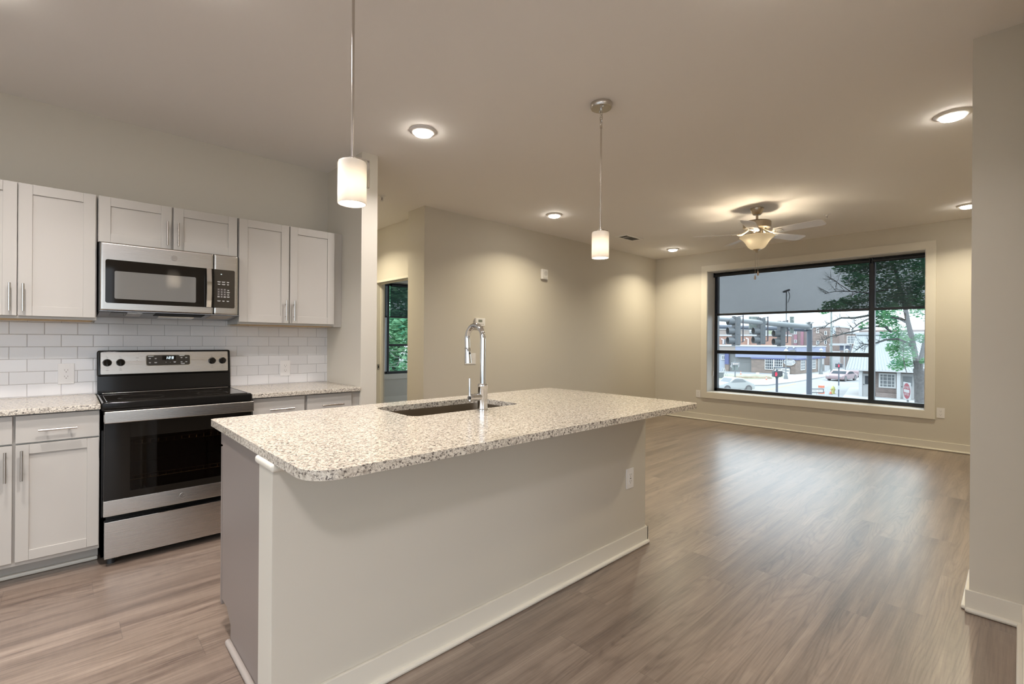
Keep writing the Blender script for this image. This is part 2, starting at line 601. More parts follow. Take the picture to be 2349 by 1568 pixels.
def rrect(x0, y0, x1, y1, r, n=6):
    rs = r if isinstance(r, (list, tuple)) else [r] * 4      # corners: (x0,y0),(x1,y0),(x1,y1),(x0,y1)
    out = []
    for (cx, cy, a0), q in zip(((x0, y0, PI), (x1, y0, 1.5 * PI), (x1, y1, 0), (x0, y1, PI / 2)), rs):
        sx = 1 if cx == x0 else -1
        sy = 1 if cy == y0 else -1
        for k in range(n + 1):
            a = a0 + (PI / 2) * k / n
            out.append((cx + sx * q + q * math.cos(a), cy + sy * q + q * math.sin(a)))
    return out

def plate_y(poly, y, t):
    """matrix-free helper: polygon in (x, z) standing in the plane y, thickness t toward the room (-Y)"""
    return poly, t, Matrix(((1, 0, 0, 0), (0, 0, -1, y), (0, 1, 0, 0), (0, 0, 0, 1)))

def MY(y):   # local x->X, local y->Z, local z->-Y (front faces -Y)
    return Matrix(((1, 0, 0, 0), (0, 0, -1, y), (0, 1, 0, 0), (0, 0, 0, 1)))

def MX(x):   # local x->-Y, local y->Z, local z->-X (front faces -X)
    return Matrix(((0, 0, -1, x), (-1, 0, 0, 0), (0, 1, 0, 0), (0, 0, 0, 1)))

H = 2.743
# ================================================================== THE SETTING
b = MB(); b.box((-3.2, -3.2, -0.12), (7.66, 4.44, 0)); b.box((1.70, 4.44, -0.12), (3.02, 7.1, 0))
struct('floor', b, M['floor'])
b = MB(); b.box((3.02, 4.50, -0.12), (7.7, 8.8, 0.006)); struct('floor_bedroom', b, M['carpet'])
b = MB(); b.box((-3.2, -3.2, H), (8.05, 9.15, H + 0.12)); struct('ceiling', b, M['ceil'])
b = MB(); b.box((-3.2, 4.169, 0), (1.74, 4.33, H)); struct('wall_kitchen', b, M['paint'])
b = MB(); b.box((1.673, 3.505, 0), (1.806, 7.1, H)); struct('wall_partition', b, M['paint'])
b = MB(); b.box((1.806, 7.0, 0), (3.015, 7.12, H)); struct('wall_hall_end', b, M['paint'])
b = MB(); b.box((2.84, 4.435, 0), (7.66, 4.56, H)); b.box((2.84, 4.56, 0), (3.13, 4.772, H)); struct('wall_living', b, M['paint'])
b = MB()
b.box((3.015, 4.772, 2.063), (3.13, 5.89, H)); b.box((3.015, 4.772, 0), (3.13, 4.80, 2.063)); b.box((3.015, 5.89, 0), (3.13, 8.8, H))
struct('wall_hall', b, M['paint'])
# window wall with its opening
WY0, WY1, WZ0, WZ1 = 0.785, 3.50, 0.462, 2.435
b = MB()
b.box((7.649, -3.2, 0), (8.05, WY0, H)); b.box((7.649, WY1, 0), (8.05, 5.4, H)); b.box((7.649, 8.2, 0), (8.05, 9.15, H)); b.box((7.649, 5.4, 0), (8.05, 8.2, WZ0)); b.box((7.649, 5.4, WZ1), (8.05, 8.2, H))
b.box((7.649, WY0, 0), (8.05, WY1, WZ0)); b.box((7.649, WY0, WZ1), (8.05, WY1, H))
struct('wall_window', b, M['paint'])
# bedroom far wall with its window opening
BX0, BX1, BZ0, BZ1 = 3.7, 6.3, 0.575, 2.46
b = MB()
b.box((3.0, 8.76, 0), (BX0, 9.1, H)); b.box((BX1, 8.76, 0), (7.7, 9.1, H)); b.box((BX0, 8.76, 0), (BX1, 9.1, BZ0)); b.box((BX0, 8.76, BZ1), (BX1, 9.1, H))
M['paint_cool'] = M['paint']
struct('wall_bedroom', b, M['paint'])
# right-hand block, near wall on the right, living right wall
b = MB(); b.box((3.169, -0.47, 0), (3.72, 0.161, H)); struct('wall_column', b, M['paint'])
b = MB(); b.box((1.25, -0.16, 0), (3.169, -0.026, H)); struct('wall_right', b, M['paint'])
b = MB(); b.box((3.72, -0.60, 0), (7.66, -0.47, H)); struct('wall_living_right', b, M['paint'])
# rest of the room behind the camera, with unseen, unglazed openings added to let daylight in
b = MB(); b.box((-3.3, -3.2, 0), (-3.2, -2.4, H)); b.box((-3.3, 2.6, 0), (-3.2, 4.33, H)); b.box((-3.3, -2.4, 0), (-3.2, 2.6, .45)); b.box((-3.3, -2.4, 2.45), (-3.2, 2.6, H)); struct('wall_left', b, M['paint'])
b = MB(); b.box((-3.2, -3.32, 0), (-2.4, -3.2, H)); b.box((0.6, -3.32, 0), (7.7, -3.2, H)); b.box((-2.4, -3.32, 2.5), (0.6, -3.2, H)); b.box((-2.4, -3.32, 0), (0.6, -3.2, 0.15))
struct('wall_back', b, M['paint'])
b = MB(); b.box((3.169, -3.2, 0), (3.30, -0.47, H)); struct('wall_back_right', b, M['paint'])

# backsplash tiles
b = MB(); b.box((-3.2, 4.158, 0.9145), (1.673, 4.169, 1.384)); b.box((0.137, 4.158, 1.384), (0.903, 4.169, 1.436))
struct('wall_backsplash', b, M['tile'])

# baseboards (board + shoe moulding)
def base_run(mb, x0, y0, x1, y1, nx, ny, h=0.105):
    """runs along an axis between two points, face normal (nx, ny)"""
    def slab(t, z0, z1, bev):
        xs = sorted((x0, x1)); ys = sorted((y0, y1))
        lo = [xs[0], ys[0], z0]; hi = [xs[1], ys[1], z1]
        if nx: (lo if nx < 0 else hi)[0] += nx * t
        if ny: (lo if ny < 0 else hi)[1] += ny * t
        mb.box(lo, hi, bev)
    slab(0.014, 0, h, 0.003)
    slab(0.030, 0, 0.022, 0.009)
b = MB(); base_run(b, 7.649, -0.47, 7.649, 4.435, -1, 0); struct('baseboard_window', b, M['trim'])
b = MB(); base_run(b, 2.84, 4.435, 7.649, 4.435, 0, -1); base_run(b, 2.84, 4.435, 2.84, 4.772, -1, 0); struct('baseboard_living', b, M['trim'])
b = MB(); base_run(b, 3.169, -0.026, 3.169, 0.175, -1, 0); base_run(b, 3.169, 0.161, 3.72, 0.161, 0, 1); struct('baseboard_column', b, M['trim'])
b = MB(); base_run(b, 1.25, -0.026, 3.155, -0.026, 0, 1); struct('baseboard_right', b, M['trim'])
b = MB(); base_run(b, 3.13, 8.76, 7.649, 8.76, 0, -1, 0.13); struct('baseboard_bedroom', b, M['trim'])
b = MB(); base_run(b, 1.806, 3.505, 1.806, 7.0, 1, 0); base_run(b, 1.673, 3.505, 1.806, 3.505, 0, -1); struct('baseboard_partition', b, M['trim'])

# bedroom doorway jamb and casing
d = struct_root('door_1', (3.0725, 5.89, 0))
b = MB(); b.box((3.008, 5.86, 0), (3.137, 5.89, 2.063), 0.002); b.box((3.008, 4.80, 2.035), (3.137, 5.86, 2.063), 0.002); b.box((3.008, 4.80, 0), (3.137, 4.828, 2.035), 0.002)
b.box((3.075, 5.848, 0), (3.11, 5.86, 2.035), 0.002); b.box((3.075, 4.828, 2.023), (3.11, 5.848, 2.035), 0.002)
b.build('door_frame', M['trim'], d)
b = MB(); b.box((3.03, 5.8565, 0.885), (3.062, 5.8605, 0.955), 0.001); b.build('strike_plate', M['nickel'], d)
b = MB(); b.box((3.04, 5.856, 0.905), (3.055, 5.8575, 0.935)); b.build('strike_hole', M['dark'], d)

# ------------------------------------------------------------------ living-room window
win = struct_root('window_1', (7.9, 2.14, WZ0))
b = MB()
cw = 0.092
b.box((7.629, WY1 - .004, WZ0 - cw), (7.649, WY1 + cw, WZ1 + cw), 0.003); b.box((7.629, WY0 - cw, WZ0 - cw), (7.649, WY0 + .004, WZ1 + cw), 0.003)
b.box((7.629, WY0, WZ1 - .004), (7.649, WY1, WZ1 + cw), 0.003); b.box((7.629, WY0, WZ0 - cw), (7.649, WY1, WZ0 + .004), 0.003)
b.build('casing', M['trim'], win)
M['jamb'] = pm('window_jamb_paint', (0.84, 0.845, 0.83), 0.5)
b = MB()
b.box((7.640, WY1 - 0.010, WZ0), (7.93, WY1, WZ1)); b.box((7.640, WY0, WZ0), (7.93, WY0 + 0.010, WZ1)); b.box((7.640, WY0, WZ1 - 0.010), (7.93, WY1, WZ1)); b.box((7.640, WY0, WZ0), (7.93, WY1, WZ0 + 0.010))
b.build('jamb_liner', M['jamb'], win)
fx0, fx1 = 7.905, 7.985
fz0, fz1 = WZ0 + 0.010, WZ1 - 0.010
fy0, fy1 = WY0 + 0.010, WY1 - 0.010
MUL = 1.366
fw = 0.048
b = MB()
b.box((fx0, fy1 - fw, fz0), (fx1, fy1, fz1), 0.003); b.box((fx0, fy0, fz0), (fx1, fy0 + fw * .6, fz1), 0.003)
b.box((fx0, fy0, fz1 - fw), (fx1, fy1, fz1), 0.003); b.box((fx0, fy0, fz0), (fx1, fy1, fz0 + fw), 0.003)
b.build('window_frame', M['frame_black'], win)
b = MB(); b.box((fx0 - 0.005, MUL - 0.032, fz0), (fx1, MUL + 0.032, fz1), 0.003); b.build('mullion', M['frame_black'], win)
b = MB(); b.box((fx0, MUL + 0.03, 1.092), (fx1, fy1 - fw, 1.148), 0.003); b.build('transom_bar', M['frame_black'], win)
for (y0, y1, z0, z1) in ((MUL + .03, fy1 - fw + .003, fz0 + fw - .003, 1.094), (MUL + .03, fy1 - fw + .003, 1.146, fz1 - fw + .003), (fy0 + fw * .6 - .003, MUL - .03, fz0 + fw - .003, fz1 - fw + .003)):
    b = MB(); b.box((7.945, y0, z0), (7.951, y1, z1)); b.build('glass_pane', M['glass'], win)

# roller shades, pulled a third down
def shade(label, y0, y1, zb):
    t = thing('roller_shade', label, 'roller shade', (7.875, (y0 + y1) / 2, zb), 0, 'roller shades in the living room window')
    b = MB(); b.cyl((7.872, y0 + .012, 2.386), (7.872, y1 - .012, 2.386), 0.026, n=20); b.build('roller_tube', M['frame_black'], t)
    for yy in (y0, y1 - 0.012):
        b = MB(); b.box((7.84, yy, 2.352), (7.903, yy + .012, 2.4245), 0.003); b.build('bracket', M['frame_black'], t)
    b = MB(); b.box((7.8865, y0 + .02, zb + .01), (7.8875, y1 - .02, 2.38)); b.build('shade_fabric', M['screen'], t)
    b = MB(); b.box((7.880, y0 + .018, zb - .018), (7.894, y1 - .018, zb + .018), 0.005); b.build('hem_bar', M['frame_black'], t)
    return t
s1 = shade('wide grey see-through roller shade over the three-pane left side of the big window', MUL + .006, fy1 - .006, 1.735)
b = MB()
for dy in (0.0, 0.018):
    b.tube([(7.862, fy1 - .016 - dy * .1, 2.36), (7.858 - dy, fy1 - .012, 1.6), (7.858 - dy, fy1 - .012, 0.80)], 0.0022, 6)
b.build('bead_chain', M['white_plastic'], s1)
b = MB(); b.box((7.826, fy1 - .018, 0.72), (7.866, fy1 - .0045, 0.80), 0.004); b.build('chain_weight', M['white_plastic'], s1)
shade('narrow grey roller shade over the single tall right pane of the big window', fy0 + .004, MUL - .006, 1.737)

# ------------------------------------------------------------------ bedroom window
win2 = struct_root('window_2', (5.0, 8.9, BZ0))
b = MB(); b.box((BX0 - .08, 8.742, BZ0 - .095), (BX1 + .08, 8.76, BZ0 + .004), .003); b.box((BX0 - .09, 8.742, BZ0), (BX0 + .004, 8.76, BZ1 + .09), .003); b.box((BX1 - .004, 8.742, BZ0), (BX1 + .09, 8.76, BZ1 + .09), .003); b.box((BX0, 8.742, BZ1 - .004), (BX1, 8.76, BZ1 + .09), .003)
b.build('casing', M['trim'], win2)
b = MB()
b.box((BX0, 8.97, BZ0), (BX0 + .05, 9.04, BZ1), .003); b.box((BX1 - .05, 8.97, BZ0), (BX1, 9.04, BZ1), .003); b.box((BX0, 8.97, BZ1 - .05), (BX1, 9.04, BZ1), .003); b.box((BX0, 8.97, BZ0), (BX1, 9.04, BZ0 + .05), .003)
b.build('window_frame', M['frame_black'], win2)
b = MB(); b.box((4.845, 8.955, BZ0), (4.897, 9.04, BZ1), .003); b.build('mullion', M['frame_black'], win2)
b = MB(); b.box((4.897, 8.965, 1.150), (BX1 - .05, 9.04, 1.195), .003); b.build('transom_bar', M['frame_black'], win2)
b = MB(); b.box((4.775, 8.962, BZ0 + .05), (4.815, 9.0, 1.76), .003); b.build('reflection_strip', M['white_plastic'], win2)  # white strip standing in for the reflection on the mullion's side
for (x0, x1, z0, z1) in ((BX0 + .047, 4.848, BZ0 + .047, BZ1 - .047), (4.894, BX1 - .047, BZ0 + .047, 1.153), (4.894, BX1 - .047, 1.192, BZ1 - .047)):
    b = MB(); b.box((x0, 9.008, z0), (x1, 9.014, z1)); b.build('glass_pane', M['glass'], win2)
t = thing('roller_shade', 'dark roller shade half lowered in the bedroom window seen through the doorway', 'roller shade', (5.6, 8.93, 1.76))
b = MB(); b.cyl((4.92, 8.93, 2.42), (6.24, 8.93, 2.42), .026, n=20); b.build('roller_tube', M['frame_black'], t)
b = MB(); b.box((4.91, 8.9445, 1.765), (6.25, 8.9455, 2.42)); b.build('shade_fabric', M['screen'], t)
b = MB(); b.box((4.905, 8.938, 1.742), (6.255, 8.952, 1.775), .004); b.build('hem_bar', M['frame_black'], t)
t = thing('roller_shade', 'dark roller shade at the bedroom window just left of the black mullion', 'roller shade', (4.3, 8.93, 1.76))
b = MB(); b.cyl((3.76, 8.93, 2.42), (4.83, 8.93, 2.42), .026, n=20); b.build('roller_tube', M['frame_black'], t)
b = MB(); b.box((3.76, 8.9445, 1.765), (4.83, 8.9455, 2.42)); b.build('shade_fabric', M['screen'], t)
b = MB(); b.box((3.755, 8.938, 1.742), (4.835, 8.952, 1.775), .004); b.build('hem_bar', M['frame_black'], t)

# ================================================================== KITCHEN CABINETS
def shaker(mb, x0, x1, z0, z1, yf, yb, w=0.056, rec=0.008):
    bv = 0.0015
    mb.box((x0, yf, z0), (x0 + w, yb, z1), bv); mb.box((x1 - w, yf, z0), (x1, yb, z1), bv)
    mb.box((x0 + w, yf, z1 - w), (x1 - w, yb, z1), bv); mb.box((x0 + w, yf, z0), (x1 - w, yb, z0 + w), bv)
    mb.box((x0 + w - .002, yf + rec, z0 + w - .002), (x1 - w + .002, yb - .001, z1 - w + .002))
    return mb

def pull_v(x, z0, z1, yf, parent):
    b = MB(); yc = yf - 0.030
    b.cyl((x, yc, z0), (x, yc, z1), 0.006, n=16)
    for z in (z0 + (z1 - z0) * .2, z1 - (z1 - z0) * .2):
        b.cyl((x, yc, z), (x, yf + .001, z), 0.004, n=10)
    return b.build('handle', M['nickel'], parent)

def pull_h(z, x0, x1, yf, parent):
    b = MB(); yc = yf - 0.030
    b.cyl((x0, yc, z), (x1, yc, z), 0.006, n=16)
    for x in (x0 + (x1 - x0) * .2, x1 - (x1 - x0) * .2):
        b.cyl((x, yc, z), (x, yf + .001, z), 0.004, n=10)
    return b.build('handle', M['nickel'], parent)

YU = 3.845      # face of upper doors
def upper(label, x0, x1, z0, z1, doors, filler=None):
    t = thing('wall_cabinet', label, 'cabinet', ((x0 + x1) / 2, 4.0, z0), 0, 'white upper cabinets')
    b = MB(); b.box((x0, YU + .021, z0 + .004), (x1, 4.158, z1), 0.0015)
    if filler: b.box((filler[0], YU + .019, z0), (filler[1], 4.158, z1), .0015)
    b.build('carcass', M['cab'], t)
    b = MB(); b.box((x0 + .018, YU + .040, z0), (x1 - .018 if not filler else filler[0] - .01, 4.157, z0 + .0045)); b.build('underside', M['cab_raw'], t)
    for (a, c, h) in doors:
        b = MB(); shaker(b, a, c, z0 + .020 if z0 < 1.5 else z0 + .004, z1 - .004, YU, YU + .020)
        dr = b.build('door', M['cab'], t)
        pull_v(h[0], h[1], h[2], YU, dr)
    return t
upper('tall two-door white upper cabinet at the far left of the kitchen wall', -.535, .135, 1.384, 2.155, [(-.527, -.203, (-.230, 1.429, 1.584)), (-.198, .129, (-.177, 1.429, 1.584))])
upper('short two-door white upper cabinet directly above the microwave', .139, .899, 1.866, 2.155, [(.142, .507, (.482, 1.891, 2.046)), (.517, .893, (.541, 1.891, 2.046))])
upper('two-door white upper cabinet right of the microwave beside the partition wall', .903, 1.609, 1.384, 2.155, [(.906, 1.249, (1.225, 1.423, 1.578)), (1.257, 1.603, (1.285, 1.423, 1.578))], (1.607, 1.672))

YB = 3.520      # face of base doors
def base_cab(label, x0, x1, cols, filler=None):
    t = thing('base_cabinet', label, 'cabinet', ((x0 + x1) / 2, 3.85, 0), 0, 'white base cabinets')
    b = MB(); b.box((x0, YB + .021, .10), (x1, 4.157, .884), .0015)
    if filler: b.box((filler[0], YB + .012, .10), (filler[1], 4.157, .884), .0015)
    b.build('carcass', M['cab'], t)
    b = MB(); b.box((x0, 3.668, 0), (x1 if not filler else filler[1], 4.157, .10)); b.build('toe_kick', M['cab'], t)
    b = MB(); b.box((x0, 3.646, 0), (x1 if not filler else filler[1], 3.668, .022), .008); b.build('shoe_moulding', M['trim'], t)
    for (a, c, hx, hd) in cols:
        b = MB(); b.box((a, YB, .735), (c, YB + .020, .877), .0015); dr = b.build('drawer', M['cab'], t)
        pull_h(.797, hd[0], hd[1], YB, dr)
        b = MB(); shaker(b, a, c, .125, .726, YB, YB + .020, .050); dr = b.build('door', M['cab'], t)
        pull_v(hx, .545, .70, YB, dr)
    return t
base_cab('white base cabinet with two drawers and doors left of the range', -.535, .141, [(-.527, -.198, -.222, (-.44, -.29)), (-.187, .138, -.163, (-.103, .047))])
base_cab('white base cabinet right of the range partly hidden behind the island', .909, 1.615, [(.918, 1.256, 1.225, (1.018, 1.178)), (1.274, 1.609, 1.305, (1.375, 1.537))], (1.613, 1.672))

# countertops on the kitchen wall
b = MB(); b.box((-3.1, 3.495, .884), (.143, 4.158, .914), .004); tag(b.build('countertop', M['granite'], loc=(-1.4, 3.83, .884)), 'speckled granite countertop left of the range below the wall outlet', 'countertop')
b = MB(); b.box((.908, 3.495, .884), (1.6725, 4.158, .914), .004); tag(b.build('countertop', M['granite'], loc=(1.29, 3.83, .884)), 'short speckled granite countertop between the range and the partition wall', 'countertop')

# ------------------------------------------------------------------ microwave
def badge(parent, x, z, y, r):
    b = MB()
    b.cyl((x, y, z), (x, y - .004, z), r, n=32)
    o = b.build('logo_badge', M['steel_v'], parent)
    b = MB()
    n = 40
    for q in (.97, .78):
        pts = [(x + r * q * math.cos(2 * PI * k / n), y - .0042, z + r * q * math.sin(2 * PI * k / n)) for k in range(n + 1)]
        b.tube(pts, r * .035, 6, caps=False)
    b.text('GE', r * .95, Matrix.Translation((x, 0, z)) @ MY(y - .0042), .001)
    b.build('logo_lettering', M['grey_marks'], o)
    return o

t = thing('microwave', 'stainless over-the-range microwave mounted above the stove', 'microwave', (.518, 3.95, 1.432))
YM = 3.770
b = MB(); b.box((.143, YM + .045, 1.440), (.898, 4.157, 1.863), .003)
b.build('body', M['black_matte'], t)
b = MB(); b.box((.148, YM, 1.446), (.734, YM + .048, 1.862), .012, 3); dr = b.build('door', M['steel'], t)
b = MB(); b.prism(rrect(.171, 1.494, .7335, 1.757, [.012, .001, .001, .012]), .0025, MY(YM + .0005)); g = b.build('door_glass', M['black_gloss'], dr)
b = MB(); b.prism(rrect(.214, 1.521, .632, 1.690, .008), .0012, MY(YM - .0018)); b.build('window_screen', M['mw_window'], dr)
b = MB()
hx0, hx1 = .688, .716
n = 12
pts_o, pts_i = [], []
for k in range(n + 1):
    z = 1.494 + (1.755 - 1.494) * k / n
    q = math.sin(PI * k / n)
    pts_o.append((YM - .028 - .016 * q, z)); pts_i.append((YM - .016 - .016 * q, z))
loop = pts_o + pts_i[::-1]
b.prism([(y, z) for y, z in loop], hx1 - hx0, Matrix(((0, 0, 1, hx0), (1, 0, 0, 0), (0, 1, 0, 0), (0, 0, 0, 1))))
b.build('handle', M['chrome'], dr)
for z in (1.515, 1.735):
    b = MB(); b.cyl((.702, YM - .026, z), (.702, YM + .001, z), .008, n=12); b.build('handle_post', M['black_matte'], dr)
b = MB(); b.box((.7365, YM, 1.446), (.884, YM + .048, 1.862), .012, 3); cp = b.build('control_housing', M['steel'], t)
b = MB(); b.prism(rrect(.738, 1.494, .862, 1.757, [.001, .010, .010, .001]), .0025, MY(YM + .0005)); kp = b.build('control_panel', M['panel_black'], cp)
b = MB()
for r_ in range(4):
    for c_ in range(3):
        ch = '123456789 0 '[r_ * 3 + c_]
        cx_, cz_ = .764 + c_ * .0185, 1.620 - r_ * .0165
        if ch != ' ':
            b.text(ch, .011, Matrix.Translation((cx_, 0, cz_)) @ MY(YM - .0024), .0003)
        else:
            b.box((cx_ - .007, YM - .0027, cz_ - .003), (cx_ + .007, YM - .0022, cz_ - .001)); b.box((cx_ - .006, YM - .0027, cz_ + .001), (cx_ + .006, YM - .0022, cz_ + .003))
for (cx_, cz_, w_) in ((.766, 1.672, .020), (.793, 1.672, .022), (.820, 1.672, .015), (.766, 1.656, .016), (.793, 1.656, .022), (.820, 1.656, .012), (.822, 1.617, .012), (.822, 1.602, .020), (.822, 1.586, .014), (.822, 1.571, .018), (.766, 1.541, .020), (.793, 1.541, .014), (.820, 1.541, .015)):
    b.box((cx_ - w_ / 2, YM - .0027, cz_ + .001), (cx_ + w_ / 2, YM - .0022, cz_ + .003)); b.box((cx_ - w_ * .4, YM - .0027, cz_ - .003), (cx_ + w_ * .4, YM - .0022, cz_ - .001))
b.build('keypad_lettering', M['white_gloss'], kp)
b = MB()
for r_ in range(4):
    for c_ in range(3):
        cx_, cz_ = .764 + c_ * .0185, 1.620 - r_ * .0165
        b.prism(rrect(cx_ - .0075, cz_ - .0068, cx_ + .0075, cz_ + .0068, .002, 3), .0005, MY(YM - .0019))
b.build('key_field', pm('key_grey', (.07, .06, .055), .4), kp)
b = MB(); b.box((.776, YM - .0030, 1.7235), (.783, YM - .0022, 1.7270)); b.build('indicator', M['led'], kp)
badge(t, .512, 1.803, YM, .0165)
M['mw_under'] = mat_steel('microwave_underside_steel', (.36, .36, .37), .35)
def uz(y): return 1.4445 - (y - YM) / .38 * .027        # the underside drops toward the wall
def under_plate(x0, x1, y0, y1, t):
    q = MB()
    q.hexa([(x0, y0, uz(y0) - t), (x1, y0, uz(y0) - t), (x1, y1, uz(y1) - t), (x0, y1, uz(y1) - t), (x0, y0, uz(y0) + .002), (x1, y0, uz(y0) + .002), (x1, y1, uz(y1) + .002), (x0, y1, uz(y1) + .002)])
    return q
q = MB(); q.hexa([(.147, YM + .006, uz(YM)), (.897, YM + .006, uz(YM)), (.897, 4.150, uz(4.15)), (.147, 4.150, uz(4.15)), (.147, YM + .006, 1.4475), (.897, YM + .006, 1.4475), (.897, 4.150, 1.4475), (.147, 4.150, 1.4475)])
un = q.build('underside', M['mw_under'], t)
under_plate(.20, .275, YM + .05, YM + .24, .003).build('grease_filter', M['black_enamel'], un)
under_plate(.28, .355, YM + .05, YM + .24, .003).build('grease_filter', M['nickel'], un)
under_plate(.42, .69, YM + .03, YM + .16, .004).build('vent_slot', M['dark'], un)
under_plate(.45, .65, YM + .17, YM + .26, .010).build('lamp_cover', M['chrome'], un)
under_plate(.73, .86, YM + .05, YM + .24, .003).build('grease_filter', mat_steel('filter_mesh', (.5, .42, .34), .4), un)

# ------------------------------------------------------------------ range
t = thing('range', 'freestanding stainless and black electric range between the base cabinets', 'stove', (.526, 3.82, 0))
RX0, RX1 = .148, .905
b = MB()      # hollow body
b.box((RX0, 3.53, .045), (RX0 + .02, 4.12, .893)); b.box((RX1 - .02, 3.53, .045), (RX1, 4.12, .893)); b.box((RX0, 4.06, .045), (RX1, 4.12, .893)); b.box((RX0, 3.53, .045), (RX1, 4.12, .27)); b.box((RX0, 3.53, .76), (RX1, 4.12, .893))
b.build('body', M['black_enamel'], t)
for x in (RX0 + .045, RX1 - .045):
    for y in (3.545, 4.05):
        b = MB(); b.cyl((x, y, 0), (x, y, .05), .020, .014, n=14); b.build('foot', M['black_matte'], t)
b = MB(); b.box((RX0 - .001, 3.492, .868), (RX1 + .001, 4.07, .921), .010, 3); ct = b.build('cooktop', M['black_enamel'], t)
b = MB(); b.box((RX0 + .022, 3.52, .9205), (RX1 - .022, 4.035, .9235), .001); gl = b.build('cooktop_glass', M['black_gloss'], ct)
n = 48
M['ring'] = pm('burner_ring_print', (.022, .020, .018), .15)
for (x, y, r) in ((.34, 3.66, .115), (.71, 3.66, .09), (.34, 3.91, .08), (.71, 3.91, .105)):
    b = MB()
    for q in (1.0, .94):
        b.tube([(x + r * q * math.cos(2 * PI * k / n), y + r * q * math.sin(2 * PI * k / n), .9236) for k in range(n + 1)], .0005, 4, caps=False)
    b.build('burner_ring', M['ring'], gl)
b = MB()
b.tube([(RX0 + .022, 3.523, .9232), (RX0 + .022, 4.033, .9232), (RX1 - .022, 4.033, .9232), (RX1 - .022, 3.523, .9232)], .0018, 6); b.build('glass_edge', M['chrome'], ct)
b = MB(); b.box((RX0 + .004, 3.488, .858), (RX1 - .004, 3.54, .866), .002)
for x in (.22, .235, .25, .265, .79, .805, .82, .835): b.box((x, 3.484, .8595), (x + .008, 3.49, .8635))
b.build('vent_strip', M['black_enamel'], t)
# oven door
YD = 3.470
b = MB()
WX0, WX1, WDZ0, WDZ1 = .272, .868, .412, .716
b.box((RX0 + .008, YD, .285), (WX0, YD + .05, .852), .003); b.box((WX1, YD, .285), (RX1 - .008, YD + .05, .852), .003)
b.box((WX0 - .002, YD + .0005, .285), (WX1 + .002, YD + .05, WDZ0)); b.box((WX0 - .002, YD + .0005, WDZ1), (WX1 + .002, YD + .05, .852))
dr = b.build('oven_door', M['black_gloss'], t)
b = MB(); b.box((WX0 - .002, YD + .001, WDZ0 - .002), (WX1 + .002, YD + .005, WDZ1 + .002)); b.build('door_window', M['oven_glass'], dr)
b = MB(); b.box((RX0 + .007, YD - .004, .285), (RX1 - .007, YD + .04, .374), .003); st = b.build('door_trim_strip', M['steel'], dr)
badge(dr, .522, .331, YD - .004, .0175)
b = MB(); b.box((RX0 + .007, YD - .004, .812), (RX1 - .007, YD + .03, .855), .003); b.build('door_top_trim', M['steel'], dr)
b = MB()
b.box((RX0 + .007, YD - .068, .812), (RX1 - .010, YD - .050, .878), .005, 3)
for x in (RX0 + .010, RX1 - .05): b.box((x, YD - .055, .820), (x + .035, YD + .002, .850), .004)
b.build('door_handle', M['steel'], dr)
for zr in (.47, .49, .655):
    pass
def rack(z):
    b = MB()
    x0, x1, y0, y1 = RX0 + .03, RX1 - .03, 3.545, 4.04
    b.tube([(x0, y0, z), (x1, y0, z), (x1, y1, z), (x0, y1, z), (x0, y0, z)], .003, 6)
    b.tube([(x0, y0, z + .022), (x1, y0, z + .022)], .003, 6)
    k = 18
    for i in range(1, k):
        x = x0 + (x1 - x0) * i / k
        b.tube([(x, y0, z + .022), (x, y0 + .004, z), (x, y1, z)], .0018, 5)
    b.build('oven_rack', M['rack'], t)
rack(.455); rack(.66)
b = MB(); b.box((RX0 + .012, YD + .005, .046), (RX1 - .012, YD + .06, .253), .004); dw = b.build('storage_drawer', M['steel'], t)
b = MB(); b.box((.40, YD + .0035, .2475), (.66, YD + .012, .2515), .001); b.build('drawer_grip', M['chrome'], dw)
# back guard
b = MB(); b.hexa([(RX0, 4.062, .915), (RX1, 4.062, .915), (RX1, 4.14, .915), (RX0, 4.14, .915), (RX0, 4.075, 1.045), (RX1, 4.075, 1.045), (RX1, 4.14, 1.045), (RX0, 4.14, 1.045)])
b.box((RX0 + .002, 4.045, .925), (RX1 - .002, 4.10, .938), .004)
b.build('backguard_riser', M['black_enamel'], t)
tilt = Matrix.Translation((0, 4.065, 1.030)) @ Matrix.Rotation(math.radians(-7), 4, 'X')
b = MB(); b.box((RX0 - .002, 0, 0), (RX1 + .002, .072, .172), .014, 3, tilt); bg = b.build('backguard', M['black_enamel'], t)
b = MB(); b.prism(rrect(RX0 + .016, .014, RX1 - .016, .158, .006), .003, tilt @ MY(.0015)); b.build('control_panel', M['steel'], bg)
b = MB(); b.prism(rrect(.398, .062, .654, .138, .012), .0025, tilt @ MY(-.001)); b.build('display_bezel', M['chrome'], bg)
b = MB(); b.prism(rrect(.402, .066, .650, .134, .010), .0025, tilt @ MY(-.0016)); dp = b.build('display_panel', M['panel_black'], bg)
b = MB(); b.box((.488, -.0047, .101), (.566, -.0040, .131), 0, 2, tilt); b.build('clock_window', M['black_gloss'], dp)
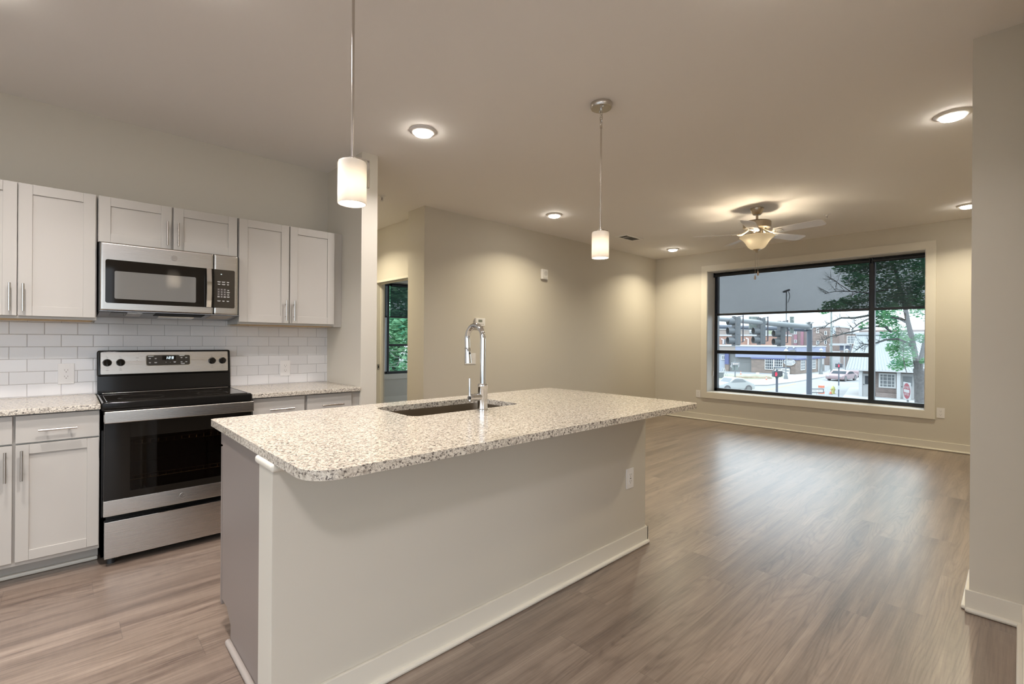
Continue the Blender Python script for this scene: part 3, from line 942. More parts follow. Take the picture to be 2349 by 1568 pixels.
# seven-segment 1:29
SEG = {'1': 'bc', '2': 'abged', '9': 'abcdfg'}
b = MB()
def seg7(mb, ch, x, z, w, h, s=.0024):
    sl = .12
    def bar(x0, z0, x1, z1):
        f = lambda xx, zz: tilt @ Vector((x + xx + sl * zz, -.0052, z + zz))
        mb.hexa([tilt @ Vector((x + a + sl * zz, yy, z + zz)) for yy in (-.0054, -.0047) for (a, zz) in ((x0, z0), (x1, z0), (x1, z1), (x0, z1))])
    m_ = h / 2
    for c in SEG[ch]:
        if c == 'a': bar(0, h - s, w, h)
        if c == 'g': bar(0, m_ - s / 2, w, m_ + s / 2)
        if c == 'd': bar(0, 0, w, s)
        if c == 'f': bar(0, m_, s, h)
        if c == 'e': bar(0, 0, s, m_)
        if c == 'b': bar(w - s, m_, w, h)
        if c == 'c': bar(w - s, 0, w, m_)
seg7(b, '1', .507, .108, .009, .017); seg7(b, '2', .524, .108, .011, .017); seg7(b, '9', .541, .108, .011, .017)
for zz in (.112, .119): b.box((.5195, -.0054, zz), (.5215, -.0047, zz + .002), 0, 2, tilt)
b.build('clock_digits', M['led'], dp)
b = MB()
for (cx_, cz_, w_) in ((.425, .128, .036), (.420, .112, .012), (.452, .112, .012), (.420, .084, .012), (.452, .084, .016), (.602, .131, .036), (.600, .116, .012), (.628, .116, .013), (.600, .086, .012), (.628, .086, .012), (.560, .086, .014), (.607, .074, .026)):
    b.box((cx_ - w_ / 2, -.0047, cz_ + .001), (cx_ + w_ / 2, -.0040, cz_ + .003), 0, 2, tilt); b.box((cx_ - w_ * .4, -.0047, cz_ - .003), (cx_ + w_ * .4, -.0040, cz_ - .001), 0, 2, tilt)
b.text('+', .012, tilt @ Matrix.Translation((.510, 0, .085)) @ MY(-.0042), .0003); b.text('-', .012, tilt @ Matrix.Translation((.534, 0, .085)) @ MY(-.0042), .0003)
b.build('panel_lettering', M['white_gloss'], dp)
b = MB()
for kx in (.197, .265, .787, .854):
    for (dx, dz, w_) in ((-.004, .044, .006), (0, .034, .010), (0, -.036, .008), (0, -.048, .014)):
        b.box((kx + dx - w_ / 2, -.0019, .088 + dz - .001), (kx + dx + w_ / 2, -.0012, .088 + dz + .001), 0, 2, tilt)
b.box((.345, -.0019, .118), (.360, -.0012, .120), 0, 2, tilt); b.box((.350, -.0019, .100), (.353, -.0012, .104), 0, 2, tilt)
b.build('control_lettering', M['grey_marks'], bg)
for kx in (.197, .265, .787, .854):
    b = MB(); mk = tilt @ Matrix.Translation((kx, -.0015, .090)) @ Matrix.Rotation(PI / 2, 4, 'X')
    b.lathe([(0, .024), (.017, .024), (.021, .019), (.022, .008), (.024, .003), (.024, 0), (0, 0)], (0, 0, 0), 28, mk)
    b.box((-.0045, -.021, .018), (.0045, .021, .030), .002, 2, mk)
    b.build('knob', M['black_gloss'], bg)

# ------------------------------------------------------------------ outlets, switches, wall devices
def outlet_y(label, x0, x1, z0, z1, y, two=None, decora=False):
    """plate on a wall facing -Y"""
    t = thing('wall_outlet' if not two else 'light_switch', label, 'outlet' if not two else 'switch', ((x0 + x1) / 2, y, (z0 + z1) / 2))
    b = MB(); b.box((x0, y - .006, z0), (x1, y, z1), .003); b.build('cover_plate', M['white_plastic'], t)
    xc, zc = (x0 + x1) / 2, (z0 + z1) / 2
    if two:
        for dx in (-.028, .028):
            b = MB(); b.box((xc + dx - .005, y - .013, zc - .004), (xc + dx + .005, y - .005, zc + .014), .002); b.build('toggle', M['white_plastic'], t)
        return t
    def slots(mb, zz, yy):
        mb.box((xc - .0085, yy - .0006, zz - .001), (xc - .0065, yy, zz + .008)); mb.box((xc + .0065, yy - .0006, zz - .001), (xc + .0085, yy, zz + .008)); mb.cyl((xc, yy, zz - .008), (xc, yy - .0006, zz - .008), .0028, n=10)
    if decora:
        b = MB(); b.box((xc - .0165, y - .0085, zc - .0335), (xc + .0165, y - .005, zc + .0335), .0015); r = b.build('receptacle', M['white_plastic'], t)
        b = MB(); slots(b, zc + .021, y - .0085); slots(b, zc - .019, y - .0085); b.box((xc - .006, y - .0094, zc - .0035), (xc + .006, y - .0083, zc + .004)); b.build('slots', M['grey_marks'], r)
    else:
        for dz in (.020, -.020):
            b = MB(); b.prism(rrect(xc - .017, zc + dz - .0145, xc + .017, zc + dz + .0145, .012, 5), .003, MY(y - .005)); r = b.build('receptacle', M['white_plastic'], t)
            b = MB(); slots(b, zc + dz, y - .0079); b.build('slots', M['grey_marks'], r)
    return t
outlet_y('white double outlet on the tiles left of the range', -.037, .041, .987, 1.117, 4.158)
outlet_y('white double outlet on the tiles right of the range', 1.285, 1.364, .979, 1.106, 4.158)
outlet_y('white outlet with a rectangular insert low on the island front panel', 2.488, 2.567, .383, .505, 1.635, None, True)
outlet_y('white two-toggle switch plate on the living room wall behind the faucet', 3.40, 3.562, 1.000, 1.130, 4.435, True)

def outlet_x(label, y0, y1, z0, z1, x):
    """plate on the window wall facing -X"""
    t = thing('wall_outlet', label, 'outlet', (x, (y0 + y1) / 2, (z0 + z1) / 2))
    yc, zc = (y0 + y1) / 2, (z0 + z1) / 2
    b = MB(); b.box((x - .006, y0, z0), (x, y1, z1), .003); b.build('cover_plate', M['white_plastic'], t)
    for dz in (.020, -.020):
        b = MB(); b.prism(rrect(-yc - .017, zc + dz - .0145, -yc + .017, zc + dz + .0145, .012, 5), .003, MX(x - .005)); r = b.build('receptacle', M['white_plastic'], t)
        b = MB(); b.box((x - .0086, yc - .0085, zc + dz), (x - .0079, yc - .0065, zc + dz + .008)); b.box((x - .0086, yc + .0065, zc + dz), (x - .0079, yc + .0085, zc + dz + .008)); b.cyl((x - .0079, yc, zc + dz - .007), (x - .0086, yc, zc + dz - .007), .0028, n=10); b.build('slots', M['grey_marks'], r)
    return t
outlet_x('white outlet just left of the big window casing near its lower corner', 3.602, 3.678, .366, .486, 7.649)
outlet_x('white outlet just right of the big window casing near its lower corner', .608, .682, .391, .513, 7.649)

t = thing('thermostat', 'small white thermostat with a grey screen on the living room wall above the faucet', 'thermostat', (3.61, 4.435, 1.50))
b = MB(); b.box((3.540, 4.402, 1.455), (3.684, 4.435, 1.548), .006); hs = b.build('housing', M['white_plastic'], t)
b = MB(); b.box((3.575, 4.4005, 1.500), (3.635, 4.4025, 1.530), .001); b.build('screen', pm('lcd_grey', (.20, .21, .17), .3), t)
for x in (3.565, 3.59, 3.615, 3.64): b = MB(); b.box((x, 4.4005, 1.473), (x + .014, 4.4025, 1.479), .0008); b.build('button', M['grey_marks'], t)
t = thing('alarm_horn', 'small white alarm box high on the living room wall', 'alarm', (4.73, 4.435, 2.18))
b = MB(); b.box((4.667, 4.395, 2.112), (4.787, 4.435, 2.252), .012, 3); b.build('housing', M['white_plastic'], t)
b = MB(); b.cyl((4.74, 4.396, 2.195), (4.74, 4.392, 2.195), .032, n=24); b.box((4.69, 4.388, 2.118), (4.765, 4.397, 2.138), .003); b.build('speaker_cover', pm('pale_grey_plastic', (.62, .60, .57), .4), t)

# ================================================================== ISLAND
isl = thing('kitchen_island', 'long painted kitchen island with baseboard and a grey end panel', 'kitchen island', (1.6, 2.0, 0))
IX0, IX1, IY0, IYW = .483, 2.712, 1.635, 1.775
b = MB(); b.box((IX0, IY0, 0), (IX1, IYW, .884), .004); b.build('half_wall', M['paint_isl'] if 'paint_isl' in M else M['paint'], isl)
b = MB(); base_run(b, IX0, IY0, IX1 + .014, IY0, 0, -1); base_run(b, IX1, IY0 - .014, IX1, IYW, 1, 0); b.build('baseboard', M['trim'], isl)
b = MB(); b.box((IX0 + .047, IYW, 0), (IX1, 2.26, .10)); b.box((.530, IYW, .10), (1.17, 2.425, .884)); b.box((1.98, IYW, .10), (IX1, 2.425, .884)); b.box((1.17, IYW, .10), (1.98, 2.425, .66)); b.box((1.17, IYW, .66), (1.98, 1.935, .884)); b.box((1.17, 2.405, .66), (1.98, 2.425, .884))
b.build('cabinet_box', M['cab'], isl)
b = MB(); b.prism([(1.775, 0), (2.27, 0), (2.27, .075), (2.335, .125), (2.335, .884), (1.775, .884)], .018, Matrix(((0, 0, 1, .512), (1, 0, 0, 0), (0, 1, 0, 0), (0, 0, 0, 1))))
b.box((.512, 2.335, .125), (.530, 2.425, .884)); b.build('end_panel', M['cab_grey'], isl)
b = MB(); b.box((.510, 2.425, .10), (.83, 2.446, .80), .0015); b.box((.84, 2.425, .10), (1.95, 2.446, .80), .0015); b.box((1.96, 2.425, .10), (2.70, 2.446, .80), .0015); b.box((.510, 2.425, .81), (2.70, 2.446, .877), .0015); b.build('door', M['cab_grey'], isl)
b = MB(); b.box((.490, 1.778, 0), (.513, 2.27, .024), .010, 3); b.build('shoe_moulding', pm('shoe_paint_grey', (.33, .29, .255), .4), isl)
b = MB(); b.box((IX0 - .008, 1.615, .856), (IX0 + .16, 1.80, .884), .011, 4); b.build('support_cleat', M['trim'], isl)

# island countertop with sink cut-out
def slab_with_hole(name, outer, hole, z0, z1, m, loc):
    bm = bmesh.new()
    loops = []
    for z in (z0, z1):
        lo = [bm.verts.new((x, y, z)) for x, y in outer]
        li = [bm.verts.new((x, y, z)) for x, y in hole]
        es = [bm.edges.new((l[i], l[(i + 1) % len(l)])) for l in (lo, li) for i in range(len(l))]
        bmesh.ops.triangle_fill(bm, use_beauty=True, use_dissolve=False, edges=es, normal=(0, 0, 1))
        loops.append((lo, li))
    (a, ai), (c, ci) = loops
    for p, q in ((a, c), (ai, ci)):
        for i in range(len(p)):
            j = (i + 1) % len(p)
            bm.faces.new((p[i], p[j], q[j], q[i]))
    mb = MB(); mb.bm.free(); mb.bm = bm
    o = mb.build(name, m, loc=loc)
    md = o.modifiers.new('eased_edge', 'BEVEL'); md.width = .004; md.segments = 2; md.limit_method = 'ANGLE'; md.angle_limit = math.radians(50)
    return o
outer = rrect(.484, 1.320, 2.789, 2.535, [.10, .045, .03, .02], 10)
SX0, SX1, SY0, SY1 = 1.215, 1.935, 1.985, 2.385
hole = rrect(SX0, SY0, SX1, SY1, .055, 6)
ict = slab_with_hole('island_countertop', outer, hole, .884, .914, M['granite'], (1.6, 1.93, .884))
tag(ict, 'large speckled granite countertop with a sink cut-out on the island', 'countertop')
# undermount sink
t = thing('sink', 'undermount stainless sink basin set in the island countertop', 'sink', (1.575, 2.185, .69))
b = MB()
o1 = rrect(SX0 - .012, SY0 - .012, SX1 + .012, SY1 + .012, .06, 6)
prof = [(o1, .8835), (rrect(SX0 - .004, SY0 - .004, SX1 + .004, SY1 + .004, .057, 6), .8835), (rrect(SX0 + .004, SY0 + .004, SX1 - .004, SY1 - .004, .055, 6), .72), (rrect(SX0 + .03, SY0 + .03, SX1 - .03, SY1 - .03, .04, 6), .695)]
rings = [[b.bm.verts.new((x, y, z)) for x, y in pl] for pl, z in prof]
for r0, r1 in zip(rings, rings[1:]):
    for i in range(len(r0)):
        j = (i + 1) % len(r0)
        b.bm.faces.new((r0[i], r0[j], r1[j], r1[i]))
b.bm.faces.new(rings[-1])
b.build('basin', mat_steel('sink_steel', (.30, .25, .19), .38), t)
b = MB(); b.cyl((1.575, 2.185, .6955), (1.575, 2.185, .699), .045, n=24); b.build('drain', M['chrome'], t)

# faucet
FX, FY = 1.612, 1.945
t = thing('faucet', 'tall chrome gooseneck pull-down faucet behind the island sink', 'faucet', (FX, FY, .914))
b = MB(); b.lathe([(0, .914), (.030, .914), (.030, .919), (.0265, .922), (.0265, 1.028), (.0275, 1.030), (.0275, 1.050), (.024, 1.055), (0, 1.055)], (FX, FY, 0), 28); b.build('body', M['chrome'], t)
b = MB()
R0 = .068
pts = [(FX, FY, 1.05), (FX, FY, 1.14), (FX, FY, 1.22), (FX, FY, 1.285)]
for k in range(1, 17):
    a = PI * 1.06 * k / 16
    pts.append((FX, FY + R0 - R0 * math.cos(a), 1.290 + R0 * 1.08 * math.sin(a)))
p_end = Vector(pts[-1]); dirv = (Vector(pts[-1]) - Vector(pts[-2])).normalized()
b.tube(pts + [p_end + dirv * .035], .0145, 18); b.build('gooseneck_spout', M['chrome'], t)
b = MB(); q0 = p_end + dirv * .035; q1 = q0 + dirv * .085
b.tube([q0, q0 + dirv * .004, q0 + dirv * .03, q1], [.0155, .0165, .0165, .0185], 18); sp = b.build('spray_head', M['chrome'], t)
b = MB(); b.cyl(q0 + dirv * .03 + Vector((0, -.018, 0)), q0 + dirv * .03 + Vector((0, -.012, 0)), .006, n=12); b.build('spray_button', M['black_matte'], sp)
b = MB(); b.cyl((FX, FY, .985), (FX - .078, FY, .985), .0195, n=20); b.cyl((FX - .078, FY, .985), (FX - .088, FY, .985), .0175, n=20); b.cyl((FX - .050, FY, .985), (FX - .052, FY, .985), .0205, n=20); lv = b.build('valve_body', M['chrome'], t)
b = MB(); b.tube([(FX - .086, FY, .968), (FX - .086, FY, 1.0), (FX - .086, FY + .002, 1.085)], [.006, .0065, .0055], 12); b.build('lever', M['chrome'], t)
b = MB(); b.cyl((FX - .088, FY, .985), (FX - .092, FY, .985), .010, n=14); b.build('cap', M['black_matte'], t)

# ================================================================== CEILING FIXTURES
def lamp_area(name, parent, loc, watts, col, size, spread=135):
    l = bpy.data.lights.new(name, 'AREA')
    l.shape = 'DISK'; l.size = size; l.energy = watts; l.color = col; l.spread = math.radians(spread)
    o = bpy.data.objects.new(name, l)
    COL.objects.link(o); o.parent = parent; o.location = loc
    return o
def can(label, x, y, col, k=1.0):
    t = thing('recessed_light', label, 'ceiling light', (x, y, H), 0, 'round recessed lights in the ceiling')
    b = MB(); b.lathe([(0, 0), (.094, 0), (.094, -.004), (.080, -.013), (.064, -.017), (.0635, -.010), (0, -.010)], (x, y, H), 40); b.build('trim_ring', M['white_plastic'], t)
    b = MB(); b.lathe([(0, -.0105), (.0632, -.0105), (.0632, -.020), (.060, -.026), (.045, -.032), (.02, -.035), (0, -.0355)], (x, y, H), 40); b.build('lens', M['lens'], t)
    lamp_area('lamp', t, (0, 0, -.038), CAN_WATTS * k, col, .125)
    return t
can('nearest round recessed light, between the two pendants', 1.815, 2.862, CAN_COLOR_NEAR, .85)
can('round recessed light over the living room wall, left of the far pendant', 4.117, 3.692, CAN_COLOR)
can('small round recessed light in the far corner left of the ceiling fan', 6.975, 3.750, CAN_COLOR)
can('large bright recessed light beside the right-hand white column', 4.117, .300, CAN_COLOR)
can('recessed light at the window end, partly hidden by the right-hand column', 6.930, .380, CAN_COLOR)
# unseen lights: aisle and island front follow ceiling glow; the others are added fill
for (lb, x, y) in (('recessed light in the ceiling over the aisle before the left base cabinet', -.30, 2.90), ('added unseen recessed light over the back left corner of the island', .34, 2.20), ('recessed light in the ceiling over the front of the island', 1.95, .62), 
                   ('added unseen recessed light far behind the island, left side', -.35, -1.5), ('added unseen recessed light far behind the island, right side', 1.9, -1.5)):
    t = can(lb, x, y, CAN_COLOR_NEAR, 1.1 if y > 2.5 else (1.5 if y > 1 else .45))
t = thing('added_ceiling_light', 'added unseen ceiling light behind the near left end of the island', 'ceiling light', (-.50, -.50, H))  # unseen lamp added in place of flash bounced off the ceiling
b = MB(); b.lathe([(0, 0), (.20, 0), (.20, -.03), (.185, -.035), (0, -.035)], (-.50, -.50, H), 40); b.build('base', M['white_plastic'], t)
b = MB(); b.lathe([(0, -.035), (.183, -.036), (.175, -.06), (.14, -.08), (.07, -.09), (0, -.092)], (-.50, -.50, H), 40); b.build('diffuser', pm('cool_diffuser', (0.9, 0.9, 0.9), 0.4, emit=(1.0, 0.95, 1.0), estr=60.0), t)
lamp_area('lamp', t, (0, 0, -.10), 14.0, (0.98, 0.94, 1.0), .34)
t = can('round recessed light inside the side hall', 2.30, 5.50, CAN_COLOR, 1.3)

M['shade_top'] = M['nickel']
def pendant(label, x, y):
    t = thing('pendant_light', label, 'pendant light', (x, y, H), 0, 'white cylinder pendants over the island')
    b = MB(); b.lathe([(0, H), (.066, H), (.066, H - .022), (.061, H - .030), (0, H - .030)], (x, y, 0), 36); cn = b.build('canopy', M['nickel'], t)
    b = MB()
    for a in (0.9, 0.9 + PI): b.ball((x + .036 * math.cos(a), y + .036 * math.sin(a), H - .031), .0055, 10)
    b.cyl((x, y, H - .030), (x, y, H - .046), .009, .007, n=14); b.build('canopy_screw', M['chrome'], cn)
    b = MB()     # chain links
    for k, z in enumerate((H - .062, H - .090, H - .118)):
        pts = []
        for i in range(17):
            a = 2 * PI * i / 16
            u_, v_ = .0085 * math.cos(a), .021 * math.sin(a)
            pts.append((x + (u_ if k % 2 == 0 else 0), y + (0 if k % 2 == 0 else u_), z + v_))
        b.tube(pts, .0022, 6, caps=False)
    b.build('chain', M['nickel'], t)
    zt = 1.955
    b = MB(); b.cyl((x, y, zt + .012), (x, y, H - .150), .0052, n=14); b.cyl((x, y, H - .150), (x, y, H - .136), .0075, n=14); b.build('rod', M['nickel'], t)
    b = MB(); b.lathe([(0, zt + .016), (.012, zt + .016), (.014, zt + .006), (.034, zt + .004), (.034, zt - .002), (0, zt - .002)], (x, y, 0), 24)
    for a in (.5, 2.6, 4.7): b.ball((x + .026 * math.cos(a), y + .026 * math.sin(a), zt + .006), .004, 8)
    b.cyl((x, y, zt - .002), (x, y, zt - .045), .017, n=18); b.build('holder', M['nickel'], t)
    b = MB()
    R1 = .0525
    prof = [(.020, zt), (R1 - .010, zt), (R1 - .003, zt - .003), (R1, zt - .011), (R1, 1.795), (R1 - .002, 1.793), (R1 - .004, 1.795), (R1 - .004, zt - .010), (R1 - .012, zt - .004), (.020, zt - .004), (.020, zt)]
    b.lathe(prof, (x, y, 0), 48); b.build('glass_shade', M['opal'], t)
    b = MB(); b.ball((x, y, 1.846), .027, 18, (1, 1, 1.15)); b.cyl((x, y, 1.873), (x, y, 1.912), .014, n=14); b.build('bulb', M['bulb'], t)
    b = MB()     # flat metal strap at the far side of the shade
    b.box((x, y - .008, zt + .016), (x + .066, y + .008, zt + .019), .0005); b.box((x + .064, y - .008, 1.868), (x + .067, y + .008, zt + .019), .0005); b.box((x + R1 - .001, y - .006, 1.868), (x + .066, y + .006, 1.871), .0005)
    b.build('strap', M['nickel'], t)
    return t
pendant('near white cylinder pendant on a long rod in front of the partition', .787, 1.73)
pendant('far white cylinder pendant hanging before the living room wall', 2.398, 1.77)

# ceiling fan
FNX, FNY = 5.50, 1.97
fan = thing('ceiling_fan', 'five-blade ceiling fan with a lit glass bowl in the living room', 'ceiling fan', (FNX, FNY, H))
c0 = (FNX, FNY, 0)
b = MB(); b.lathe([(0, H), (.068, H), (.068, H - .012), (.060, H - .030), (.042, H - .066), (.036, H - .072), (0, H - .072)], c0, 32); b.build('canopy', M['fan_nickel'], fan)
b = MB(); b.cyl((FNX, FNY, H - .07), (FNX, FNY, 2.60), .0125, n=16); b.cyl((FNX, FNY, 2.612), (FNX, FNY, 2.598), .022, n=16); b.build('downrod', M['fan_nickel'], fan)
b = MB(); b.lathe([(0, 2.606), (.10, 2.604), (.132, 2.596), (.140, 2.586), (.140, 2.532), (.132, 2.522), (.09, 2.516), (.06, 2.514), (.06, 2.50), (0, 2.50)], c0, 40); b.build('motor_housing', M['fan_nickel'], fan)
b = MB(); b.lathe([(.062, 2.515), (.062, 2.455), (.075, 2.449), (.075, 2.440), (0, 2.440)], c0, 32); b.build('light_kit_housing', M['fan_nickel'], fan)
TH0 = math.radians(48.0)
for k in range(5):
    a = TH0 + k * 2 * PI / 5
    m4 = Matrix.Translation((FNX, FNY, 2.470)) @ Matrix.Rotation(a, 4, 'Z')
    mp = m4 @ Matrix.Rotation(math.radians(-13), 4, 'X')
    b = MB()
    pl = [(.19, -.052), (.25, -.060), (.60, -.070), (.640, -.064), (.655, -.045), (.655, .045), (.640, .064), (.60, .070), (.25, .060), (.19, .052)]
    b.prism(pl, .006, mp @ Matrix.Translation((0, 0, -.003))); bl = b.build('blade', M['blade'], fan)
    b = MB()
    b.tube([m4 @ Vector((.085, 0, .040)), m4 @ Vector((.12, 0, .016)), m4 @ Vector((.155, 0, -.006)), m4 @ Vector((.19, 0, -.006))], [.010, .011, .012, .013], 10)
    b.prism(rrect(.175, -.042, .265, .042, .02, 5), .004, mp @ Matrix.Translation((0, 0, -.008)))
    for (u_, v_) in ((.20, -.025), (.20, .025), (.25, 0)): b.ball(mp @ Vector((u_, v_, -.009)), .006, 8)
    b.build('blade_iron', pm('blade_iron_white_nickel', (.70, .62, .50), .3, .6) if k == 0 else bpy.data.materials['blade_iron_white_nickel'], bl)
b = MB()
bp_ = [(.164, 2.438), (.173, 2.437), (.174, 2.431), (.164, 2.421), (.148, 2.408), (.130, 2.390), (.113, 2.367), (.100, 2.343), (.086, 2.320), (.066, 2.304), (.045, 2.296), (.022, 2.292)]
inner = [(r - .005, z + .003) for r, z in bp_[::-1]]
b.lathe(bp_ + inner + [bp_[0]], c0, 48); b.build('glass_bowl', M['fan_glass'], fan)
b = MB()
for a in (0.3, 2.4, 4.5): b.tube([(FNX + .07 * math.cos(a), FNY + .07 * math.sin(a), 2.452), (FNX + .12 * math.cos(a), FNY + .12 * math.sin(a), 2.455), (FNX + .164 * math.cos(a), FNY + .164 * math.sin(a), 2.432)], .004, 8)
b.build('bowl_arm', M['fan_nickel'], fan)
b = MB()
for a in (.75, .75 + 2 * PI / 3, .75 + 4 * PI / 3):
    b.ball((FNX + .088 * math.cos(a), FNY + .088 * math.sin(a), 2.404), .022, 14)
b.build('bulb', M['fan_bulb'], fan)
b = MB(); b.lathe([(0, 2.302), (.040, 2.300), (.040, 2.294), (.028, 2.284), (.012, 2.276), (.007, 2.262), (0, 2.256)], c0, 24); b.build('finial', M['fan_nickel'], fan)
for (dx, dy, z0, z1) in ((.016, -.008, 2.285, 2.05), (-.010, .012, 2.285, 2.005)):
    b = MB(); b.cyl((FNX + dx, FNY + dy, z0), (FNX + dx, FNY + dy, z1), .0016, n=6); ch = b.build('pull_chain', M['nickel'], fan)
    b = MB(); b.lathe([(0, z1 + .012), (.004, z1 + .008), (.009, z1 - .012), (.010, z1 - .026), (.006, z1 - .038), (0, z1 - .041)], (FNX + dx, FNY + dy, 0), 14); b.build('pull_knob', pm('pull_wood', (.50, .40, .32), .5) if 'pull_wood' not in bpy.data.materials else bpy.data.materials['pull_wood'], ch)

# ceiling vent
t = thing('ceiling_vent', 'white rectangular air vent in the ceiling near the far pendant', 'vent', (5.79, 3.773, H))
b = MB(); vx0, vx1, vy0, vy1 = 5.585, 5.995, 3.670, 3.876
b.box((vx0, vy0, H - .008), (vx1, vy0 + .035, H), .002); b.box((vx0, vy1 - .035, H - .008), (vx1, vy1, H), .002); b.box((vx0, vy0 + .035, H - .008), (vx0 + .035, vy1 - .035, H), .002); b.box((vx1 - .035, vy0 + .035, H - .008), (vx1, vy1 - .035, H), .002)
b.box((vx0 + .12, vy0 + .03, H - .007), (vx0 + .13, vy1 - .03, H))
b.build('frame', pm('vent_white', (.93, .92, .90), .4), t)
b = MB(); b.box((vx0 + .03, vy0 + .03, H - .0015), (vx1 - .03, vy1 - .03, H - .0002)); b.build('backing', pm('vent_duct_grey', (.10, .10, .10), .8), t)
for k in range(7):
    y = vy0 + .045 + k * .0185
    b = MB(); b.hexa([(vx0 + .034, y, H - .007), (vx1 - .034, y, H - .007), (vx1 - .034, y + .003, H - .007), (vx0 + .034, y + .003, H - .007), (vx0 + .034, y + .008, H - .0015), (vx1 - .034, y + .008, H - .0015), (vx1 - .034, y + .011, H - .0015), (vx0 + .034, y + .011, H - .0015)])
    b.build('louver', pm('vent_grey', (.62, .60, .57), .5) if 'vent_grey' not in bpy.data.materials else bpy.data.materials['vent_grey'], t)

def sprinkler(label, x, y):
    t = thing('sprinkler_head', label, 'sprinkler', (x, y, H), 0, 'ceiling sprinkler heads')
    b = MB(); b.lathe([(0, H), (.040, H), (.040, H - .003), (.030, H - .007), (.014, H - .008), (.014, H - .020), (0, H - .020)], (x, y, 0), 28); b.build('escutcheon', M['white_plastic'], t)
    b = MB()
    n = 14
    b.tube([(x + .014 * math.cos(-PI * .1 - PI * .8 * k / n), y, H - .020 - .030 * k / n if False else H - .032 + .020 * math.sin(-PI * .1 - PI * .8 * k / n)) for k in range(n + 1)], .0032, 8)
    b.tube([(x - .013, y, H - .018), (x - .015, y, H - .034)], .003, 8); b.tube([(x + .013, y, H - .018), (x + .015, y, H - .034)], .003, 8)
    b.cyl((x, y, H - .056), (x, y, H - .059), .017, n=20); b.cyl((x, y, H - .050), (x, y, H - .057), .004, n=8)
    b.build('deflector', M['white_plastic'], t)
    b = MB(); b.cyl((x, y, H - .020), (x, y, H - .045), .0045, n=10); b.build('bulb', M['grey_marks'], t)
sprinkler('white sprinkler head on the hall ceiling beside the partition', 2.330, 4.43)
sprinkler('white sprinkler head on the living ceiling right of the fan', 6.300, 1.507)
#EXTERIOR#
# ================================================================== OUTSIDE THE WINDOWS
ST = -2.92                                   # street level, one storey below the floor
RH = Vector((C_R.x, C_R.y, 0)).normalized()
FH = Vector((-RH.y, RH.x, 0))
RZ = math.atan2(RH.y, RH.x)
def LX(u, d): return (u - CX) / F_PX * d
def LZ(u, v, d): return (EYE - ST) + d * ((CY - v) + 0.0069 * (u - CX)) / F_PX
def GP(u, d): 
    w = RH * LX(u, d) + FH * d
    return Vector((w.x, w.y, ST))
class Ex:
    """a thing out in the street: local x to the right, y away from the house, z up from the ground"""
    def __init__(s, name, label, cat, u, d, rz=0.0, group=None):
        s.u, s.d, s.x0 = u, d, LX(u, d)
        s.t = thing(name, label, cat, GP(u, d), RZ + rz, group)
    def x(s, u, dd=0.0): return LX(u, s.d + dd) - s.x0
    def z(s, v, u=None, dd=0.0): return LZ(s.u if u is None else u, v, s.d + dd)
    def part(s, name, mb, m, parent=None): return mb.build(name, m, s.t if parent is None else parent, local=True)

class ExA(Ex):
    """a building squared up with the street grid: local x runs along world -Y, local y along world +X"""
    def __init__(s, name, label, cat, u, d, group=None):
        s.u, s.d = u, d
        p = GP(u, d)
        s.X, s.Y = p.x, p.y
        s.t = thing(name, label, cat, p, -PI / 2, group)
    def ray(s, u, dd):
        v = C_F + C_R * ((u - CX) / F_PX)
        t = (s.X + dd) / v.x
        return t, t * v.y
    def x(s, u, dd=0.0):
        return -(s.ray(u, dd)[1] - s.Y)
    def z(s, v, u=None, dd=0.0):
        u = s.u if u is None else u
        return LZ(u, v, s.ray(u, dd)[0])
    def yy(s, u, xl):
        # local y at which the ray through pixel column u meets the plane local x = xl
        v = C_F + C_R * ((u - CX) / F_PX)
        return (s.Y - xl) / v.y * v.x - s.X
X_ = {}
M['sign_white'] = pm('sign_white', (.56, .57, .57), .5)
X_['asphalt'] = pm('pale_asphalt', (0.227, 0.239, 0.247), .9, vary=.08, bscale=.6)
X_['walk'] = pm('pale_concrete', (0.330, 0.338, 0.338), .9, vary=.05, bscale=.8)
X_['lawn'] = pm('patchy_lawn', (.225, .245, .18), .95, vary=.25, bscale=1.3)
X_['yellow_line'] = pm('yellow_road_paint', (0.346, 0.371, 0.124), .8)
X_['white_line'] = pm('white_road_paint', (0.396, 0.404, 0.404), .8)
X_['dirt'] = pm('dug_up_dirt', (0.206, 0.173, 0.124), .95, vary=.25, bscale=2)
X_['signal_grey'] = pm('signal_grey', (0.083, 0.095, 0.107), .5)
X_['signal_dark'] = pm('signal_dark', (0.046, 0.054, 0.066), .5)
X_['mast'] = pm('galvanised_mast', (0.214, 0.231, 0.247), .45, .3)
X_['mast_dark'] = pm('dark_mast', (0.070, 0.087, 0.116), .45)
X_['mast_deep'] = pm('dark_bracket', (0.041, 0.041, 0.057), .5)
X_['sign_back'] = pm('sign_back_green_grey', (0.165, 0.198, 0.190), .6)
X_['white'] = pm('exterior_white', (0.379, 0.388, 0.392), .6)
X_['purple'] = pm('periwinkle_fascia', (0.225, 0.253, 0.350), .7)
X_['purple_d'] = pm('dark_periwinkle', (0.083, 0.099, 0.214), .7)
X_['tan'] = pm('tan_fascia', (0.281, 0.247, 0.227), .8)
X_['greyw'] = pm('grey_panel_wall', (0.165, 0.173, 0.173), .8, vary=.05, bscale=.6)
X_['brick_tan'] = mat_brick('tan_brick', (0.247, 0.194, 0.165), (0.190, 0.152, 0.132), (0.281, 0.260, 0.239), .5, .14)
X_['brick_or'] = mat_brick('orange_brick', (0.330, 0.186, 0.144), (0.363, 0.214, 0.165), (0.338, 0.256, 0.214), .5, .14)
X_['brick_pu'] = mat_brick('dusky_brick', (0.206, 0.161, 0.165), (0.239, 0.190, 0.190), (0.273, 0.239, 0.235), .5, .14)
